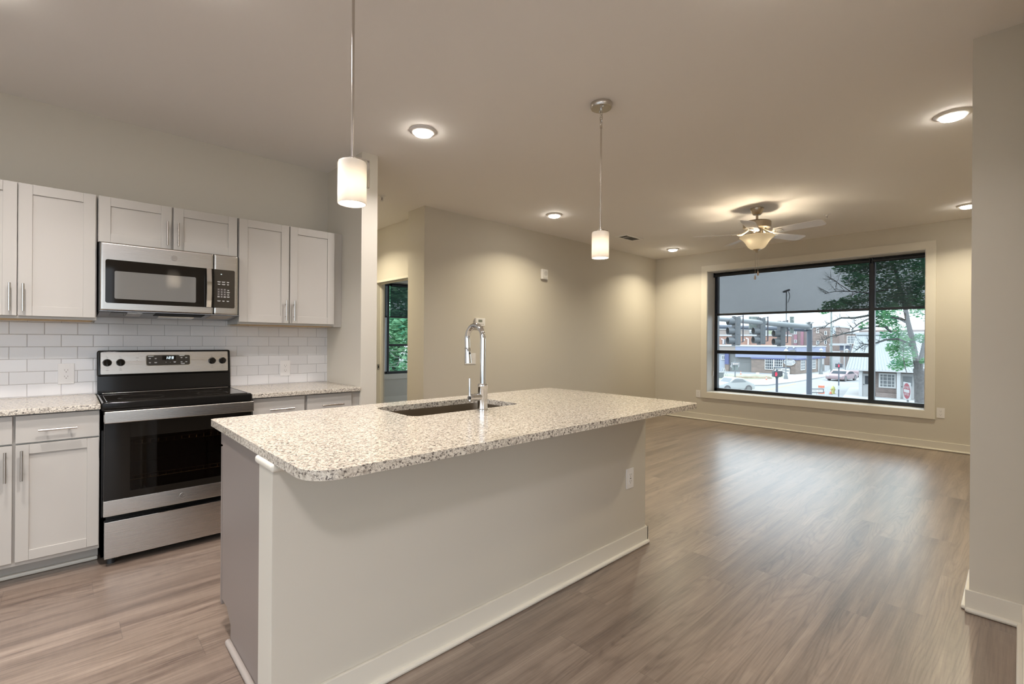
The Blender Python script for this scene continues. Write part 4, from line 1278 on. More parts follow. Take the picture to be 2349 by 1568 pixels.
X_['brick_br'] = mat_brick('brown_brick', (0.222, 0.173, 0.157), (0.256, 0.202, 0.177), (0.281, 0.247, 0.235), .5, .14)
X_['brick_ho'] = mat_brick('house_brick', (0.190, 0.149, 0.136), (0.239, 0.190, 0.169), (0.273, 0.247, 0.239), .22, .08)
X_['pink'] = pm('pink_painted_brick', (0.297, 0.157, 0.198), .8)
X_['pane_dark'] = pm('street_window_pane', (.055, .066, .078), .6, spec=.08)
X_['pane_pale'] = pm('pale_curtained_pane', (.20, .218, .23), .6, spec=.08)
X_['lime'] = pm('lime_wall', (0.314, 0.346, 0.247), .8)
X_['roof_metal'] = pm('pale_metal_roof', (0.297, 0.322, 0.334), .45, .1)
X_['red_hand'] = pm('lit_red_hand', (.5, .02, .05), .5, emit=(1.0, .08, .16), estr=.55)
X_['orange'] = pm('safety_orange', (0.495, 0.149, 0.083), .6)
X_['yel'] = pm('hydrant_yellow', (0.379, 0.371, 0.132), .5)
X_['red_sign'] = pm('sign_red', (0.231, 0.021, 0.041), .5)
X_['black'] = pm('sign_black', (0.041, 0.049, 0.066), .6)
X_['car_red'] = pm('faded_red_car', (.27, .20, .21), .3)
X_['car_white'] = pm('white_car_paint', (0.363, 0.379, 0.379), .3)
X_['tyre'] = pm('tyre', (0.099, 0.099, 0.107), .8)
X_['pole_green'] = pm('weathered_pole', (0.198, 0.227, 0.222), .8, vary=.1, bscale=3)
X_['bark'] = pm('grey_bark', (0.100, 0.097, 0.097), .9, bump=.8, bscale=14, vary=.25)
X_['twig'] = pm('dark_twig', (0.044, 0.049, 0.050), .9)
X_['twig_pale'] = pm('pale_twig', (0.297, 0.297, 0.281), .9)
X_['leaf'] = mat_leaf('street_leaf', (.055, .21, .12), (.20, .42, .20))
X_['leaf2'] = mat_leaf('thicket_leaf', (.06, .26, .16), (.34, .56, .33))
X_['iron'] = pm('grey_cast_iron', (0.140, 0.157, 0.165), .6)
X_['lantern'] = pm('lantern_white', (0.363, 0.376, 0.363), .4)

# ground
b = MB(); b.box((-60, -60, ST - .3), (140, 130, ST)); o = struct('street', b, X_['asphalt']); o['kind'] = 'structure'
def ground_patch(name, pts, z, m, t=.02):
    b = MB()
    vs = [GP(u, d) for u, d in pts]
    b.prism([(p.x, p.y) for p in vs], t, Matrix.Translation((0, 0, z)))
    return struct(name, b, m)
ground_patch('sidewalk', [(1560, 60.6), (1560, 45), (1760, 46), (1822, 50), (1900, 59), (1960, 72), (1915, 78), (1893, 66.5), (1826, 61)], ST, X_['walk'], .12)
ground_patch('lawn', [(1600, 60), (1600, 52), (1740, 53), (1800, 56), (1800, 59.8)], ST + .12, X_['lawn'], .03)
ground_patch('sidewalk', [(1930, 34.5), (1950, 44), (2200, 44), (2400, 34), (2400, 30.5), (1955, 30.5)], ST, X_['walk'], .10)
ground_patch('road_marking', [(1700, 37.6), (1700, 37.0), (1828, 48.5), (1826, 49.2)], ST, X_['yellow_line'], .008)
ground_patch('road_marking', [(1835, 38.8), (1838, 38.0), (1870, 40.5), (1868, 41.2)], ST, X_['white_line'], .008)

# dirt heaps beside the sidewalk
e = Ex('dirt_pile', 'brown heap of dug earth on the lawn before the low brick building', 'dirt pile', 1722, 54)
b = MB()
for k in range(7): b.ball((-1.6 + k * .55, random.uniform(-.3, .3), .12), random.uniform(.35, .55), 10, (1.2, 1, .55))
e.part('heap', b, X_['dirt'])

def windowed(e, name, u0, u1, v0, v1, yy, cols, rows, pane, bar=.05, fr=.09, parent=None, dd=0.0):
    """a window on a wall facing the house: frame with bars, one pane mesh behind"""
    x0, x1 = e.x(u0, dd), e.x(u1, dd)
    um = (u0 + u1) / 2
    z1, z0 = e.z(v0, um, dd), e.z(v1, um, dd)
    b = MB()
    b.box((x0, yy - .08, z0), (x0 + fr, yy, z1)); b.box((x1 - fr, yy - .08, z0), (x1, yy, z1)); b.box((x0 + fr, yy - .08, z1 - fr), (x1 - fr, yy, z1)); b.box((x0 + fr, yy - .08, z0), (x1 - fr, yy, z0 + fr))
    for k in range(1, cols): xx = x0 + (x1 - x0) * k / cols; b.box((xx - bar / 2, yy - .07, z0 + fr), (xx + bar / 2, yy - .01, z1 - fr))
    for k in range(1, rows): zz = z0 + (z1 - z0) * k / rows; b.box((x0 + fr, yy - .066, zz - bar / 2), (x1 - fr, yy - .012, zz + bar / 2))
    w = e.part(name, b, M['sign_white'], parent)
    b = MB(); b.box((x0 + .01, yy - .045, z0 + .01), (x1 - .01, yy - .03, z1 - .01)); e.part('pane', b, pane, w)
    return w

# low brick building with the periwinkle fascia
e = ExA('brick_shop', 'low tan brick building with a long periwinkle fascia across the street', 'building', 1760, 65.2)
zt_, zf = e.z(793.5), e.z(820.5)
xc_ = e.x(1826); yd = e.yy(1892, xc_)
b = MB(); b.box((e.x(1724), 0, 0), (xc_, yd, zf)); wl_ = e.part('brick_wall', b, X_['brick_tan'])
b = MB(); b.box((e.x(1688), -.12, zf), (xc_ + .12, yd + .1, zt_ - .10)); e.part('fascia', b, X_['purple'])
b = MB(); b.box((e.x(1560), -.2, zt_ - .10), (xc_ + .2, yd + .2, zt_ + .05)); e.part('roof_coping', b, X_['white'])
b = MB(); b.box((e.x(1724), -.16, zf - .18), (xc_ + .16, yd, zf)); e.part('fascia_band', b, X_['purple_d'])
b = MB(); b.box((e.x(1560), -.08, e.z(806)), (e.x(1688), yd, zt_ - .1)); e.part('left_fascia', b, X_['tan'])
b = MB(); b.box((e.x(1560), -.14, e.z(808)), (e.x(1688), .02, e.z(806))); e.part('gutter', b, X_['white'])
b = MB(); b.box((e.x(1672), .3, 0), (e.x(1724), yd, e.z(808))); b.box((e.x(1697), .28, e.z(832.5)), (e.x(1722), .3, e.z(831.7))); e.part('grey_wall', b, X_['greyw'])
b = MB(); b.box((e.x(1663), -.02, e.z(839)), (e.x(1672), yd, e.z(808))); e.part('blue_pier', b, X_['purple_d'])
b = MB(); b.box((e.x(1663), .02, 0), (e.x(1672), yd, e.z(839))); e.part('pier_base', b, X_['brick_tan'])
b = MB(); b.box((e.x(1560), .4, 0), (e.x(1663), yd, e.z(808))); e.part('pale_wall', b, pm('pale_blue_grey_wall', (.32, .35, .40), .8))
windowed(e, 'small_window', 1653, 1662.5, 815, 825, .36, 2, 1, X_['pane_pale'])
windowed(e, 'grid_window', 1755.5, 1776, 820.5, 847.5, -.02, 4, 4, X_['pane_dark'])
windowed(e, 'grid_window', 1776, 1797, 821.5, 841.5, -.02, 4, 3, X_['pane_dark'])
# side wall (faces the camera's right): windows, door
def side_box(u0, u1, v0, v1, out, th):
    y0, y1 = e.yy(u0, xc_ + out), e.yy(u1, xc_ + out)
    um = (u0 + u1) / 2
    tt = e.ray(um, (y0 + y1) / 2)[0]
    return y0, y1, LZ(um, v1, tt), LZ(um, v0, tt)
for (u0, u1, v0, v1) in ((1837, 1847, 821, 848.5), (1863, 1871, 821, 846)):
    y0, y1, z0, z1 = side_box(u0, u1, v0, v1, 0, 0)
    b = MB(); f_ = .12
    b.box((xc_ - .02, y0, z0), (xc_ + .06, y0 + f_, z1)); b.box((xc_ - .02, y1 - f_, z0), (xc_ + .06, y1, z1)); b.box((xc_ - .02, y0 + f_, z0), (xc_ + .06, y1 - f_, z0 + f_)); b.box((xc_ - .02, y0 + f_, z1 - f_), (xc_ + .06, y1 - f_, z1)); b.box((xc_ - .02, (y0 + y1) / 2 - .04, z0), (xc_ + .05, (y0 + y1) / 2 + .04, z1))
    for k in (1, 2, 3): zz = z0 + (z1 - z0) * k / 4; b.box((xc_ - .018, y0 + f_, zz - .03), (xc_ + .046, y1 - f_, zz + .03))
    w = e.part('side_window', b, M['sign_white'])
    b = MB(); b.box((xc_ - .01, y0 + .02, z0 + .02), (xc_ + .02, y1 - .02, z1 - .02)); e.part('pane', b, X_['pane_pale'], w)
y0, y1, z0, z1 = side_box(1878, 1890, 821, 852, 0, 0)
b = MB(); b.box((xc_ - .02, y0, 0), (xc_ + .05, y1, z1)); o = e.part('shop_door', b, X_['greyw'])
b = MB(); b.box((xc_ + .04, y0 + (y1 - y0) * .62, 1.0), (xc_ + .07, y0 + (y1 - y0) * .9, 1.9)); e.part('door_notice', b, X_['white'], o)
b = MB(); b.box((xc_ - .02, y0 - .35, 0), (xc_ + .09, y0, z1 + .1)); e.part('door_post', b, X_['white'])
b = MB(); b.box((e.x(1815.5), -.5, e.z(808)), (e.x(1829.5) if e.x(1829.5) < xc_ else xc_ - .02, -.12, e.z(801.5)), .03); e.part('wall_unit', b, X_['greyw'])
for u in (1807.5, 1822.5): b = MB(); b.box((e.x(u) - .09, -.3, e.z(798)), (e.x(u) + .09, -.12, e.z(795)), .02); e.part('fascia_lamp', b, X_['white'])
# roundel sign
sx, sz = e.x(1812.3), e.z(830.2, 1812)
SQ = 1.45      # oval disc, wider than tall
oval = lambda r: [(sx + SQ * r * math.cos(2 * PI * k / 40), sz + r * math.sin(2 * PI * k / 40)) for k in range(40)]
sg = MB(); sg.prism(oval(.47), .12, MY(-.04)); sg.box((e.x(1799), -.15, sz - .15), (xc_ - .03, -.03, sz + .15), .02)
sg = e.part('roundel_sign', sg, M['sign_white'])
b = MB(); b.tube([(x, -.165, z) for x, z in oval(.37) + oval(.37)[:1]], .018, 6, caps=False)
b.text('MEDALLION', .30, Matrix.Translation((sx, 0, sz)) @ MY(-.168), .01); b.box((sx - .30, -.17, sz + .19), (sx + .30, -.16, sz + .25)); b.box((sx - .30, -.17, sz - .25), (sx + .30, -.16, sz - .19))
e.part('sign_lettering', b, pm('blue_grey_lettering', (.10, .13, .18), .6), sg)
b = MB(); b.box((e.x(1779), -.25, e.z(858, 1796)), (e.x(1813), -.05, e.z(843, 1796))); mb_ = e.part('menu_board', b, M['sign_white'])
b = MB(); b.box((e.x(1778), -.3, e.z(843.5, 1796)), (e.x(1814), -.04, e.z(841.5, 1796))); e.part('board_cap', b, X_['mast_dark'], mb_)
b = MB()
for (u, v) in ((1782, 845.5), (1790, 846), (1800, 848), (1808, 849.5), (1799, 853), (1805, 856)): b.box((e.x(u) - .2, -.27, e.z(v, 1796) - .06), (e.x(u) + .2, -.25, e.z(v, 1796) + .06))
e.part('board_lettering', b, X_['greyw'], mb_)

# buildings behind
def block(name, label, u, d, u0, u1, v0, m, dep=8, coping=True):
    e = ExA(name, label, 'building', u, d)
    zt = e.z(v0)
    b = MB(); b.box((e.x(u0), 0, 0), (e.x(u1), dep, zt)); e.part('wall', b, m)
    if coping: b = MB(); b.box((e.x(u0) - .1, -.15, zt), (e.x(u1) + .1, dep, zt + .28)); e.part('roof_coping', b, X_['white'])
    return e
e = block('brick_building', 'long orange brick building behind the periwinkle fascia', 1720, 86, 1560, 1789, 770.5, X_['brick_or'], 6)
for (u, v0, v1) in ((1661, 776, 789), (1718, 774, 790)):
    b = MB(); b.tube([(e.x(u) - .3, -.3, e.z(v0)), (e.x(u) - .3, -.3, e.z(v0 + 2)), (e.x(u), -.3, e.z(v0 + 3)), (e.x(u), -.3, e.z(v1))], .12, 8); e.part('vent_pipe', b, pm('pale_duct', (.62, .64, .74), .5) if 'pale_duct' not in bpy.data.materials else bpy.data.materials['pale_duct'])
b = MB(); b.box((e.x(1658), -.12, e.z(791)), (e.x(1665), 0, e.z(777.5))); e.part('service_door', b, X_['pane_pale'])
windowed(e, 'small_window', 1705, 1709, 777.5, 781, -.02, 1, 2, X_['pane_dark'])
e = block('tan_building', 'flat tan upper building behind the leftmost traffic signal', 1660, 99, 1560, 1684, 756, X_['tan'])
e = block('white_building', 'long white flat-roofed building behind the traffic signals', 1730, 112, 1684, 1800, 757.5, X_['white'], coping=False)
b = MB(); b.box((e.x(1763), -.6, e.z(769)), (e.x(1777), 0, e.z(757.6))); e.part('lime_panel', b, X_['lime'])
b = MB(); b.box((e.x(1700), -.4, e.z(764)), (e.x(1740), 0, e.z(760))); e.part('roof_band', b, X_['roof_metal'])
e = block('brick_building', 'dusky brick building with pink painted bays left of the mast pole', 1822, 98, 1799, 1853, 753, X_['brick_pu'])
for (u0, u1) in ((1822, 1829), (1837, 1844)): b = MB(); b.box((e.x(u0), -.12, e.z(791)), (e.x(u1), 0, e.z(754))); e.part('pink_bay', b, X_['pink'])
for v0 in (759, 779): windowed(e, 'sash_window', 1822.5, 1829, v0, v0 + 7.5, -.14, 1, 2, X_['pane_pale'])
e = block('brick_building', 'brown brick two-storey building behind the grey utility pole', 1894, 90, 1865, 1925.5, 751, X_['brick_br'])
for (u0, u1, v0, v1, p_) in ((1873, 1880, 781, 790, X_['pane_pale']), (1891, 1897, 780, 789.5, X_['pane_dark']), (1891.5, 1897, 759, 768, X_['pane_dark']), (1873, 1879, 752.5, 764, X_['brick_br'])): windowed(e, 'sash_window', u0, u1, v0, v1, -.02, 1, 2, p_)
e = block('brick_building', 'brown brick building with a wide white window behind the metal-roofed house', 1990, 78, 1937, 2135, 765.5, X_['brick_br'])
windowed(e, 'wide_window', 1943, 1968, 770, 788, -.02, 3, 3, X_['pane_pale'])
b = MB(); b.box((e.x(1971), -.1, e.z(768)), (e.x(2135), 8, e.z(757))); e.part('upper_wall', b, X_['brick_ho'])
# white canopy with cars under it
e = ExA('gas_canopy', 'white flat canopy with painted shade beneath, beside the brown brick buildings', 'canopy', 1918, 75)
b = MB(); b.box((e.x(1902), 0, e.z(792)), (e.x(1937), 5, e.z(787.5))); e.part('roof', b, X_['white'])
b = MB(); b.box((e.x(1910), 4.4, e.z(804)), (e.x(1937), 4.7, e.z(792))); e.part('underside_shade', b, pm('canopy_shade_navy', (.20, .23, .30), .8))  # navy panel paints in the shade under the canopy roof
b = MB(); b.box((e.x(1903), .2, 0), (e.x(1906), .6, e.z(792))); b.box((e.x(1935), .2, 0), (e.x(1937), .6, e.z(792))); e.part('post', b, X_['white'])
b = MB(); b.box((e.x(1908), -.5, 0), (e.x(1928), 0, e.z(805))); e.part('low_wall', b, X_['white'])

# house with the metal mansard roof
D = 36.0
e = ExA('brick_house', 'small brick house with a steep pale metal roof behind the street tree', 'house', 2020, D)
zE, zT = e.z(848.5), e.z(767.5)
xl, xr = e.x(1943), e.x(2215)
b = MB(); b.box((e.x(1968), 1.0, 0), (xr - .6, 8, zE)); e.part('brick_wall', b, X_['brick_ho'])
b = MB()
b.hexa([(xl, -.3, zE), (xr, -.3, zE), (xr, 9, zE), (xl, 9, zE), (e.x(1969, 2.2) , 1.6, zT), (xr - 2.6, 1.6, zT), (xr - 2.6, 7, zT), (e.x(1969, 2.2), 7, zT)])
for k in range(34):
    f = (k + .5) / 34
    xa, xb = xl + (xr - xl) * f, e.x(1969, 2.2) + (xr - 2.6 - e.x(1969, 2.2)) * f
    b.tube([(xa, -.31, zE + .03), (xb, 1.59, zT)], .022, 5)
b.box((e.x(1969, 2.2) - .04, 1.5, zT), (xr - 2.5, 7, zT + .09))
e.part('metal_roof', b, X_['roof_metal'])
b = MB(); b.box((xl, -.32, zE - .10), (xr, .1, zE + .02)); e.part('eave_board', b, X_['white'])
for (u0, u1) in ((1971, 1979), (2058, 2066.5)): b = MB(); b.box((e.x(u0), -.05, 0), (e.x(u1), .25, zE - .1)); e.part('porch_post', b, X_['white'])
windowed(e, 'grid_window', 2017, 2056.5, 856, 889.5, 1.0, 4, 4, X_['pane_pale'], .04, .10, dd=1.0)
for (u0, u1, dx) in ((1981, 1999, 0), (2068, 2098, 0)):
    b = MB(); b.box((e.x(u0, 1.0), .9, .02), (e.x(u1, 1.0), 1.02, e.z(857, 2000 if u0 < 2000 else 2080, 1.0)), .01); dr = e.part('front_door', b, X_['white'])
    b = MB(); b.box((e.x(u0 + 5, 1.0), .86, e.z(880 if u0 < 2000 else 884, u0, 1)), (e.x(u1 - 4.5, 1.0), .905, e.z(861.5 if u0 < 2000 else 863, u0, 1))); e.part('pane', b, X_['pane_dark'] if u0 < 2000 else X_['pane_pale'], dr)
    b = MB(); b.ball((e.x(u0 + 2.2, 1.0), .85, .95), .045, 10); e.part('door_knob', b, X_['greyw'], dr)
b = MB(); b.box((e.x(2008), .35, .02), (e.x(2058), .95, .42), .02); e.part('planter_bed', b, X_['brick_ho'])

# mast with the traffic signals
MD = 20.0
e = Ex('signal_mast', 'dark steel traffic signal mast with two long arms outside the window', 'mast', 1857, MD)
zt_ = e.z(741)
b = MB(); b.cyl((0, 0, 0), (0, 0, .06), .26, n=20); b.cyl((0, 0, .05), (0, 0, zt_), .105, .098, n=20); e.part('pole', b, X_['mast_dark'])
b = MB(); b.hexa([(-.13, -.1, zt_), (.10, -.13, zt_), (.13, .1, zt_), (-.10, .13, zt_), (-.13, -.1, zt_ + .03), (.10, -.13, zt_ + .03), (.13, .1, zt_ + .03), (-.10, .13, zt_ + .03)]); b.cyl((0, 0, zt_ - .02), (0, 0, zt_ + .06), .05, n=12); e.part('pole_cap', b, X_['iron'])
def mp(u, v, dd): return Vector((LX(u, MD + dd) - e.x0, dd, LZ(u, v, MD + dd)))
b = MB(); a0, a1 = mp(1852, 749, -.05), mp(1560, 723.5, -3.6)
b.tube([a0, a0.lerp(a1, .5), a1], [.115, .095, .078], 16); b.box(a0 - Vector((.08, .1, .13)), a0 + Vector((.10, .1, .13)), .02); arm = e.part('near_arm', b, X_['mast'])
b = MB()
for (u, v, dd) in ((1713, 735.8, -1.8), (1744, 739, -1.35)):
    q = mp(u, v, dd); b.cyl(q + Vector((-.02, 0, 0)), q + Vector((.02, 0, 0)), .075, n=16)
e.part('arm_band', b, X_['white'], arm)
b = MB(); a0, a1 = mp(1852, 755.5, .05), mp(1560, 746.5, 4.5); b.tube([a0, a0.lerp(a1, .5), a1], [.095, .095, .095], 16); e.part('far_arm', b, X_['mast_dark'])
b = MB()
for (u, v) in ((1847, 754.5), (1860.5, 754.5), (1860.5, 741.5)): b.ball(mp(u, v, -.14), .035, 10)
e.part('flange_bolt', b, X_['white'])
e_mast = e

def signal(label, u, d, v0, v1, visors):
    e = Ex('traffic_signal', label, 'traffic light', u, d, 0, 'traffic signals hanging on the mast arm')
    z1, z0 = e.z(v0), e.z(v1)
    hh = (z1 - z0)
    b = MB(); b.box((-.112, -.09, z0), (.112, .13, z1), .03, 3)
    for k in range(3):
        zc = z1 - hh * (k + .5) / 3
        b.cyl((.02, .02, zc - hh * .13), (.02, .02, zc + hh * .13), .125, n=16)
    hs = e.part('housing', b, X_['signal_grey'])
    b = MB(); b.box((-.118, -.115, z0 - .02), (-.095, .15, z1 + .02), .006); e.part('back_plate_edge', b, X_['signal_dark'], hs)
    for k in range(3):
        zc = z1 - hh * (k + .5) / 3
        if k in visors:
            b = MB(); b.lathe([(.135, 0), (.138, .22), (.134, .22), (.130, .0), (.135, 0)], (0, 0, 0), 20, Matrix.Translation((-.115, .01, zc)) @ Matrix.Rotation(-PI / 2, 4, 'Y')); e.part('visor', b, X_['signal_grey'], hs)
            b = MB(); b.cyl((-.125, .01, zc), (-.118, .01, zc), .128, n=20); e.part('signal_lens', b, X_['signal_dark'], hs)
    xb = .245
    b = MB(); b.cyl((xb, .02, z0 + .13), (xb, .02, z1 + .06), .022, n=10); b.cyl((xb, .02, z0 + .13), (.02, .02, z0 + .13), .014, n=8); b.cyl((xb, .02, z1 + .02), (.05, .02, z1 + .01), .014, n=8); e.part('bracket_tube', b, X_['mast_deep'])
    return e
signal('leftmost traffic signal on the mast arm, three hooded sections facing away left', 1690, 17.6, 726, 792, (0, 1, 2))
signal('middle traffic signal on the mast arm beside the green-grey sign back', 1747.5, 18.5, 729, 789.5, (1, 2))
signal('rightmost traffic signal on the mast arm, nearest its pole', 1793.5, 19.3, 737, 793, (1, 2))

e = Ex('street_sign', 'square green-grey sign back mounted between two traffic signals', 'sign', 1729, 18.9)
b = MB(); b.box((e.x(1718), -.02, e.z(753.5)), (e.x(1741), .02, e.z(725.5)), .005); o = e.part('panel', b, X_['sign_back'])
b = MB()
for u in (1723.5, 1736): b.box((e.x(u) - .014, -.035, e.z(746)), (e.x(u) + .014, -.02, e.z(726)))
e.part('stiffener', b, X_['roof_metal'], o)
e = Ex('street_sign', 'narrow upright grey-green sign on the arm next to the mast pole', 'sign', 1816.5, 19.55)
b = MB(); b.box((e.x(1812), -.02, e.z(764)), (e.x(1821), .02, e.z(726)), .005); o = e.part('panel', b, X_['sign_back'])
b = MB()
for v in (733, 754, 765.5): b.box((e.x(1815), -.035, e.z(v) - .01), (e.x(1820), -.02, e.z(v) + .02)); b.box((e.x(1818), -.035, e.z(v) - .05), (e.x(1819.3), -.02, e.z(v) + .06))
e.part('bracket', b, X_['white'], o)
e = Ex('detector_pole', 'thin grey pole with a tilted detector box rising above the mast arm', 'pole', 1803.5, 19.45)
b = MB(); b.cyl((0, 0, e.z(761)), (0, 0, e.z(668)), .022, n=12); e.part('tube', b, X_['mast'])
b = MB(); b.box((-.125, -.07, -.035), (.115, .07, .035), .01, 2, Matrix.Translation((0, 0, e.z(667))) @ Matrix.Rotation(math.radians(-22), 4, 'Y')); e.part('detector_box', b, X_['signal_dark'])
b = MB(); b.tube([(.07, 0, e.z(668)), (.125, 0, e.z(674)), (.13, 0, e.z(682)), (.09, 0, e.z(690)), (.055, 0, e.z(694))], .012, 8); e.part('cable', b, X_['signal_dark'])
b = MB(); b.box((-.045, -.05, e.z(760)), (.03, .05, e.z(755)), .006); b.box((-.10, -.09, e.z(744)), (.03, -.05, e.z(740)), .006); e.part('clamp', b, X_['white'])

def ped(label, u, d, v0, v1, wl, wr, pole_r, hand_u, two=False):
    e = Ex('pedestrian_signal', label, 'pedestrian signal', u, d, 0, 'crossing signals with a red hand')
    z1, z0 = e.z(v0), e.z(v1)
    b = MB(); b.cyl((0, 0, 0), (0, 0, .12), pole_r * 2.6, pole_r * 1.6, n=16); b.cyl((0, 0, .1), (0, 0, z0 + .02), pole_r, n=14); b.cyl((0, 0, z0 - .10), (0, 0, z0 + .01), pole_r, pole_r * 1.5, n=14); b.cyl((0, 0, z1 - .01), (0, 0, z1 + .06), pole_r * .9, n=12); e.part('pole', b, X_['mast_dark'])
    b = MB(); b.box((e.x(u - wl), -.12, z0), (e.x(u + wr), .10, z1), .03, 3); hd = e.part('signal_head', b, X_['signal_dark'])
    if two: b = MB(); b.box((e.x(u + wr) + .015, -.06, z0 + .02), (e.x(u + wr) + .085, .14, z1 - .01), .015); e.part('second_head', b, X_['signal_dark'])
    # red raised hand: palm, four fingers, thumb
    hx, hz, s = e.x(hand_u), (z0 + z1) / 2 - .005, (z1 - z0) * .36
    b = MB(); yh = -.122
    b.box((hx - .42 * s, yh - .006, hz - s), (hx + .42 * s, yh, hz + .05 * s), .004)
    for k, l in enumerate((.62, .85, .92, .74)):
        fx = hx - .36 * s + k * .24 * s
        b.box((fx - .09 * s, yh - .006, hz), (fx + .09 * s, yh, hz + l * s), .003)
    b.box((hx + .36 * s, yh - .006, hz - .45 * s), (hx + .62 * s, yh, hz + .25 * s), .003)
    e.part('red_hand', b, X_['red_hand'], hd)
    return e
ped('crossing signal with a double head and red hand in front of the brick shop', 1783, 22, 850, 864, 9.5, 7.5, .05, 1777.5, True)
e = ped('crossing signal with a red hand on a thin pole before the red car', 1925, 30, 833.5, 842.5, 6.5, 6, .034, 1921.5)
b = MB(); b.box((-.08, -.06, e.z(893)), (.05, -.035, e.z(884)), .004); e.part('push_button_plate', b, X_['white'])

# one-way arrow sign on its ornamental post
e = Ex('one_way_sign', 'one-way arrow sign on a post with a flared base, left of the brick shop', 'sign', 1687, 45)
b = MB(); b.lathe([(0, 0), (.38, 0), (.36, .10), (.22, .22), (.20, .34), (.12, .40), (.10, .55), (.06, .66), (.055, .9), (.045, 2.2), (.04, e.z(823)), (0, e.z(823))], (0, 0, 0), 18); e.part('post', b, X_['iron'])
zc = e.z(834.2)
b = MB(); b.box((-.37, -.07, zc - .13), (.37, -.055, zc + .13), .004); sg = e.part('arrow_plate', b, M['sign_white'])
b = MB(); b.box((-.345, -.075, zc - .105), (.345, -.069, zc + .105)); o = e.part('black_field', b, X_['black'], sg)
b = MB(); b.prism([(-.32, zc), (-.2, zc + .09), (-.2, zc + .05), (.30, zc + .05), (.30, zc - .05), (-.2, zc - .05), (-.2, zc - .09)], .006, MY(-.075)); e.part('white_arrow', b, M['sign_white'], sg)
b = MB(); b.box((-.25, .05, e.z(849)), (.30, .065, e.z(837)), .004); e.part('sign_back', b, X_['sign_back'])
b = MB(); s = .36; b.prism([(-.0, e.z(839.5) - s * 1.2), (s * 1.25, e.z(839.5)), (0, e.z(839.5) + s * 1.25), (-s * 1.25, e.z(839.5))], .012, MY(.085)); e.part('diamond_plate', b, X_['white'])
# second one-way sign
e = Ex('one_way_sign', 'white ONE WAY sign with a black border right of the mast pole', 'sign', 1875, 33)
zc = e.z(896); 
b = MB(); b.box((-.46, -.02, zc - .15), (.46, 0, zc + .15), .004); sg = e.part('plate', b, X_['black'])
b = MB(); b.box((-.41, -.026, zc - .095), (.41, -.019, zc + .095), .003); e.part('white_field', b, M['sign_white'], sg)
b = MB(); b.text('ONE WAY', .17, Matrix.Translation((.03, 0, zc)) @ MY(-.0265), .004); e.part('sign_lettering', b, X_['greyw'], sg)
b = MB(); b.cyl((0, .03, 0), (0, .03, zc + .1), .03, n=12); e.part('post', b, X_['white'])
# do-not-enter sign, seen obliquely
e = Ex('do_not_enter_sign', 'red and white DO NOT ENTER sign seen edge-on before the house door', 'sign', 2082, 16, math.radians(-110))
zc = e.z(896.5)
b = MB(); b.box((-.28, -.01, zc - .29), (.28, 0, zc + .29), .004); sg = e.part('plate', b, X_['white'])
b = MB(); b.cyl((0, -.009, zc), (0, -.014, zc), .262, n=40); dsc = e.part('red_disc', b, X_['red_sign'], sg)
b = MB(); b.box((-.21, -.0175, zc - .05), (.21, -.0135, zc + .05)); b.text('DO NOT', .12, Matrix.Translation((0, 0, zc + .115)) @ MY(-.015), .003); b.text('ENTER', .12, Matrix.Translation((0, 0, zc - .115)) @ MY(-.015), .003); e.part('sign_lettering', b, X_['white'], sg)
b = MB(); b.cyl((0, .02, 0), (0, .02, zc + .25), .03, n=12); e.part('post', b, X_['greyw'])

def lamppost(label, u, d, vt):
    e = Ex('lamp_post', label, 'lamp post', u, d, 0, 'old-fashioned street lamps')
    zt = e.z(vt)
    b = MB(); b.lathe([(0, 0), (.26, 0), (.25, .1), (.17, .5), (.13, .6), (.07, .7), (.055, 1.2), (.045, zt - .5), (0, zt - .5)], (0, 0, 0), 16); e.part('post', b, X_['iron'])
    b = MB(); b.lathe([(0, zt - .52), (.10, zt - .5), (.15, zt - .32), (.13, zt - .12), (0, zt - .12)], (0, 0, 0), 16); e.part('lantern', b, X_['lantern'])
    b = MB(); b.lathe([(0, zt - .13), (.24, zt - .13), (.16, zt), (.05, zt + .06), (.02, zt + .16), (0, zt + .17)], (0, 0, 0), 16); e.part('lantern_roof', b, X_['lantern'])
lamppost('street lamp standing before the roundel sign of the brick shop', 1803.5, 53.5, 802)
lamppost('street lamp by the shop door right of the mast pole', 1884, 62, 800.5)
lamppost('farthest street lamp left of the metal-roofed house', 1943, 72, 801)

e = Ex('utility_pole', 'tall weathered grey-green utility pole behind the bare branches', 'pole', 1908, 66)
b = MB(); b.cyl((0, 0, 0), (-.1, 0, e.z(690)), .125, .10, n=14); e.part('shaft', b, X_['pole_green'])
b = MB(); b.cyl((.28, 0, e.z(766)), (.28, 0, e.z(751)), .22, n=16); e.part('transformer', b, pm('transformer_grey', (.48, .52, .56), .5))
b = MB(); b.box((-1.0, -.06, e.z(706)), (1.0, .06, e.z(703))); e.part('crossarm', b, X_['pole_green'])
e = Ex('utility_pole', 'thin brown pole beside the farthest street lamp', 'pole', 1951, 74)
b = MB(); b.cyl((0, 0, 0), (0, 0, e.z(789)), .07, n=12); e.part('shaft', b, X_['iron'])

